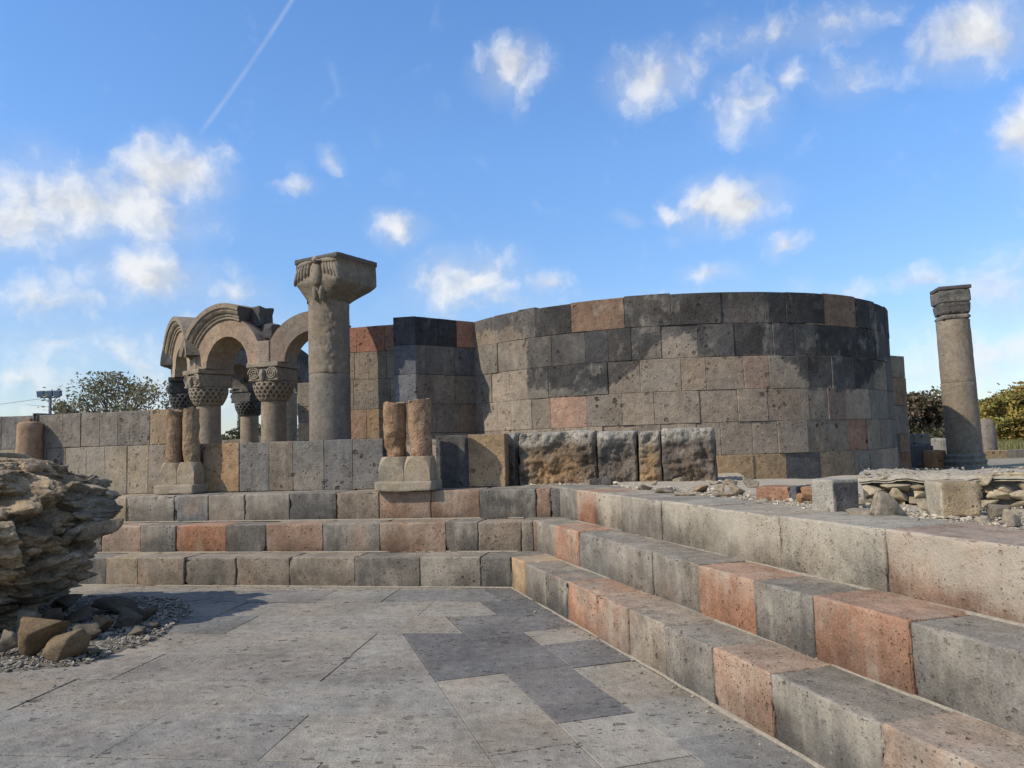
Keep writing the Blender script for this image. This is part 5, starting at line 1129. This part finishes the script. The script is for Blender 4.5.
# ------------------------------------------------------------------ floodlight mast
fp = D(50, 410, 42.0); mast = thing('floodlight_mast', (fp[0], fp[1], .78), 'grey mast with three floodlights above the wall at the left', 'floodlight mast')
GMC = (.20, .23, .26, 0); px1 = 42.0 / FPX
ztop = D(50, 396.5, 42.0)[2]; mb = MB(); tube(mb, np.array([[fp[0], fp[1], .78], [fp[0], fp[1], ztop]]), [.10, .075], GMC, n=12); mb.build('pole', M_metal, mast)
mb = MB(); tube(mb, np.array([[fp[0] - .52, fp[1], ztop - .05], [fp[0] + .52, fp[1], ztop - .05]]), .035, GMC); tube(mb, np.array([[fp[0] - .4, fp[1], ztop - .05], [fp[0], fp[1], ztop - .38]]), .02, GMC); tube(mb, np.array([[fp[0] + .4, fp[1], ztop - .05], [fp[0], fp[1], ztop - .38]]), .02, GMC); mb.build('crossarm', M_metal, mast)
for s in (-1, 0, 1):
    mb = MB(); c = A3(fp[0] + s * .46, fp[1] - .05, ztop + .16)
    f = frame(c, A3(1, 0, 0), A3(0, -.25, .97), A3(0, -.97, -.25))
    rbox(mb, f, (-.17, -.16, -.10), (.17, .16, .10), (.10, .13, .17, 0), r=.03, cell=.2, rough=0, chip=0, faces='udlrfb'); rbox(mb, f, (-.19, -.18, .102), (.19, .18, .13), (.22, .25, .28, 0), r=.01, cell=.3, rough=0, chip=0, faces='udlrfb')
    h = mb.build('floodlight', M_metal, mast)
    mb = MB(); rbox(mb, f, (-.15, -.14, .131), (.15, .14, .14), (.10, .16, .24, 0), r=.004, cell=.3, rough=0, chip=0, faces='udlrfb'); mb.build('lens', M_metal, h)
mb = MB(); q = np.linspace(0, 1, 24); e0, e1_ = A3(fp[0] - .5, fp[1], ztop - .1), A3(fp[0] - 22, fp[1] + 3, ztop - .9); cv = e0 + (e1_ - e0) * q[:, None]; cv[:, 2] -= 1.2 * q * (1 - q); tube(mb, cv, .014, (.16, .17, .18, 0), n=5); mb.build('cable', M_metal, mast)

# ------------------------------------------------------------------ trees
def leaf_quads(mb, P, size, cols, rg, droop=.3):
    n = len(P); d = rg.normal(size=(n, 3)); d[:, 2] *= .8; d /= np.linalg.norm(d, axis=1)[:, None]; e = np.cross(d, rg.normal(size=(n, 3))); e /= np.linalg.norm(e, axis=1)[:, None]
    s = size * rg.uniform(.6, 1.35, (n, 1)); a, b = d * s, e * s * .55
    V = np.stack([P - a, P + b * .9, P + a, P - b * .9], 1).reshape(-1, 3); f = np.arange(n * 4).reshape(n, 4)
    mb.add(V, f, np.repeat(np.column_stack([cols, np.zeros(n)]), 4, 0))
def tree(name, base, H, Wd, label, pal, seed, nleaf=5000, leaf=.10, clumps=26, sparse=.5, low=.25, group=None, cat='tree', depth=None):
    rg = np.random.default_rng(seed); t = thing(name, base, label, cat, group); base = np.asarray(base, float); depth = depth or Wd
    bark = (.14, .12, .10, 0); mb = MB(); cl = []
    for k in range(clumps):
        a = rg.uniform(0, 6.28); hr = low + (1 - low) * rg.uniform(0, 1) ** .8; env = math.sin(min(1, max(.06, (hr - low * .6) / (1.04 - low * .6))) * math.pi) ** .55
        rr = math.sqrt(rg.uniform(.05, 1)) * env; cl.append(base + A3(math.cos(a) * rr * Wd / 2, math.sin(a) * rr * depth / 2, hr * H * .96))
    cl = np.array(cl); trunk_top = base + A3(rg.normal() * .02 * H, 0, H * .55)
    q = np.linspace(0, 1, 8); tr = base + (trunk_top - base) * q[:, None] + rg.normal(size=(8, 3)) * .012 * H * q[:, None] * A3(1, 1, 0); tube(mb, tr, (.035 * H) * (1 - .65 * q), bark, n=9)
    for c in cl:
        k = rg.uniform(.15, .9); k = min(k, max(.12, (c[2] - base[2]) / H * .8 / .55)); s0 = base + (trunk_top - base) * k; s0 = A3(np.interp(k, q, tr[:, 0]), np.interp(k, q, tr[:, 1]), np.interp(k, q, tr[:, 2])); u = np.linspace(0, 1, 6)
        mid = (s0 + c) / 2 + A3(0, 0, -.04 * H) + rg.normal(size=3) * .03 * H; cu = (1 - u)[:, None] ** 2 * s0 + 2 * (u * (1 - u))[:, None] * mid + (u ** 2)[:, None] * c; tube(mb, cu, .012 * H * (1 - .75 * u) + .004, bark, n=5)
        for j in range(5):
            e = c + rg.normal(size=3) * A3(Wd, depth, H) * .085; tube(mb, np.stack([cu[3], (cu[4] + e) / 2 + rg.normal(size=3) * .02 * H, e]), [.006 * H * .5, .004 * H * .5, .002 * H * .5], bark, n=4)
    mb.build('trunk', M_bark, t)
    mb = MB(); w = rg.uniform(.4, 1.5, clumps); w /= w.sum(); idx = rg.choice(clumps, nleaf, p=w); rad_ = rg.uniform(.6, 1.3, clumps)
    sub = cl[idx] + np.clip(rg.normal(size=(nleaf, 3)), -1.7, 1.7) * A3(Wd, depth, H * .85) * .078 * rad_[idx][:, None] * (1.4 - .4 * sparse)
    keep = fbm(sub * (3.2 / max(.4, leaf * 10)), 3) > (-.28 + .3 * sparse); sub = sub[keep]; idx = idx[keep]
    sub[:, 2] = np.maximum(sub[:, 2], base[2] + .05)
    pc = np.array([pal[(k * 7 + seed) % len(pal)] for k in range(clumps)])[idx]; mixc = np.array(pal)[rg.integers(0, len(pal), len(idx))]; ccol = (pc * .6 + mixc * .4) * rg.uniform(.65, 1.35, (len(idx), 1))
    leaf_quads(mb, sub, leaf, ccol, rg); mb.build('crown', M_leaf, t, smooth=False); return t
OLIVE = [(.15, .155, .085), (.19, .18, .10), (.23, .20, .12), (.17, .15, .10), (.26, .215, .12)]
DKG = [(.085, .090, .045), (.12, .105, .055), (.15, .11, .065), (.18, .125, .075)]
YEL = [(.34, .27, .06), (.27, .235, .06), (.40, .26, .07), (.19, .185, .055), (.33, .20, .085)]
GRN = [(.11, .14, .05), (.16, .175, .065), (.20, .20, .08)]
def tb(px, Y): p = D(px, 440, Y); return (p[0], p[1], .78)
def th_(py, px, Y): return D(px, py, Y)[2] - .78
tree('broadleaf_tree', tb(118, 44), th_(373, 118, 44), 6.6, 'thin crowned olive green tree above the grey wall, right of the floodlights', OLIVE, 3, nleaf=14000, leaf=.10, clumps=38, sparse=.85, low=.2, cat='tree')
tree('shrub', tb(66, 43), th_(404, 66, 43), 2.4, 'low dull green bush between the floodlight mast and the thin crowned tree', OLIVE, 5, nleaf=2500, leaf=.10, clumps=12, sparse=.6, cat='bush')
TR = 'trees beyond the ruin at the right'
tree('broadleaf_tree', tb(925, 40), th_(398, 925, 40), 4.2, 'dark brownish tree between the wall stub and the leaning column', DKG, 7, nleaf=11000, leaf=.12, clumps=30, sparse=.45, low=.05, group=TR)
tree('broadleaf_tree', tb(944, 52), th_(388, 944, 52), 4.6, 'lighter thin topped tree directly left of the leaning column', OLIVE, 8, nleaf=6000, leaf=.13, clumps=22, sparse=.8, low=.2, group=TR)
tree('broadleaf_tree', tb(986, 48), th_(404, 986, 48), 3.6, 'small green tree just right of the leaning column', GRN, 9, nleaf=9000, leaf=.12, clumps=22, sparse=.4, low=.05, group=TR)
tree('broadleaf_tree', tb(1017, 36), th_(390, 1017, 36), 3.6, 'bushy yellow autumn tree at the right edge', YEL, 10, nleaf=15000, leaf=.11, clumps=34, sparse=.35, low=.02, group=TR)
tree('broadleaf_tree', tb(1052, 44), th_(385, 1052, 44), 5.0, 'yellow green tree partly cut off by the right edge', YEL[1:4], 13, nleaf=9000, leaf=.12, clumps=24, sparse=.4, low=.02, group=TR)
tree('broadleaf_tree', tb(903, 60), th_(412, 903, 60), 5.5, 'distant dark tree low behind the wall stub', DKG, 14, nleaf=7000, leaf=.14, clumps=20, sparse=.4, low=.02, group=TR)
# poplars seen between the arcade columns
def poplar(px, Y, ytop, wpx, lab, seed):
    rg = np.random.default_rng(seed); b = A3(*tb(px, Y)); H = th_(ytop, px, Y); t = thing('poplar_tree', b, lab, 'tree', 'poplars beyond the arcade'); W_ = wpx / FPX * Y
    mb = MB(); q = np.linspace(0, 1, 8); tube(mb, b + A3(0, 0, H) * q[:, None], .03 * H * (1 - .85 * q), (.17, .155, .14, 0), n=8)
    for k in range(90):
        h = rg.uniform(.12, .95); a = rg.uniform(0, 6.28); r = W_ / 2 * (.35 + .65 * math.sin(h * math.pi)) ; l = rg.uniform(.12, .22) * H
        s = b + A3(0, 0, h * H); e = s + A3(math.cos(a) * r, math.sin(a) * r, l); tube(mb, np.stack([s, (s + e) / 2 + A3(math.cos(a), math.sin(a), 0) * r * .25, e]), [.035, .025, .012], (.17, .155, .14, 0), n=4)
    mb.build('trunk', M_bark, t)
    n = 2200; h = rg.uniform(.1, 1.0, n); a = rg.uniform(0, 6.28, n); r = W_ / 2 * np.sqrt(rg.uniform(0, 1, n)) * (.3 + .7 * np.sin(np.clip(h, 0, 1) * math.pi)); P = b + np.stack([np.cos(a) * r, np.sin(a) * r, h * H], 1); P = P[fbm(P * 2.2, 3) > -.02]
    mb = MB(); leaf_quads(mb, P, .10, np.array(OLIVE + [(.16, .15, .13)] * 3)[rg.integers(0, 8, len(P))] * rg.uniform(.7, 1.3, (len(P), 1)), rg); mb.build('crown', M_leaf, t, smooth=False)
poplar(248, 60, 384, 8, 'tall bare grey poplar seen between the two front arcade columns', 21)
poplar(241, 64, 398, 7, 'shorter bare poplar left of the tall one, between the front arcade columns', 22)
tree('shrub', tb(254, 40), th_(427, 254, 40), 1.8, 'green bush low between the arcade columns, under the tall poplar', GRN, 23, nleaf=2500, leaf=.10, clumps=12, sparse=.3, low=.02, cat='bush')
tree('shrub', tb(236, 42), th_(424, 236, 42), 1.4, 'dark green bush low beside the left front arcade column', DKG[:2] + GRN[:1], 24, nleaf=2500, leaf=.10, clumps=12, sparse=.3, low=.02, cat='bush')
# far line of trees on the horizon and dry grass
mb = MB(); rg = np.random.default_rng(33); n = 26000; a = rg.uniform(-1.0, 1.0, n); Yd = rg.uniform(110, 150, n); hh = 2.2 + 2.4 * (fbm(np.stack([a * 22, a * 0, a * 0], 1), 4) * .5 + .5); P = np.stack([np.sin(a) * Yd, np.cos(a) * Yd, .6 + hh * rg.uniform(0, 1, n) ** .8], 1)
leaf_quads(mb, P, .45, np.array(DKG + OLIVE)[rg.integers(0, 9, n)] * rg.uniform(.7, 1.3, (n, 1)), rg); tag(mb.build('treeline', M_leaf, smooth=False, origin=(0, 0, 0)), 'far low line of scrub along the horizon', 'treeline', kind='stuff')
mb = MB(); n = 30000; a = rg.uniform(.42, .72, n); Yd = rg.uniform(24, 50, n); P = np.stack([np.tan(a) * Yd, Yd, np.full(n, .79)], 1); hgt_ = rg.uniform(.12, .42, n); lean_ = rg.normal(size=(n, 2)) * .10; wv_ = rg.normal(size=(n, 2)); wv_ /= np.linalg.norm(wv_, axis=1)[:, None]; wv_ *= .02
V = np.stack([P + np.column_stack([wv_, np.zeros(n)]), P - np.column_stack([wv_, np.zeros(n)]), P + np.column_stack([lean_, hgt_])], 1).reshape(-1, 3)
gc = np.array([(.20, .18, .06), (.15, .16, .05), (.26, .22, .10)])[rg.integers(0, 3, n)] * rg.uniform(.7, 1.3, (n, 1)); mb.add(V, np.arange(n * 3).reshape(n, 3), np.repeat(np.column_stack([gc, np.zeros(n)]), 3, 0)); tag(mb.build('grass', M_leaf, smooth=False, origin=(0, 0, 0)), 'dry yellow grass behind the remains at the right', 'grass', kind='stuff')
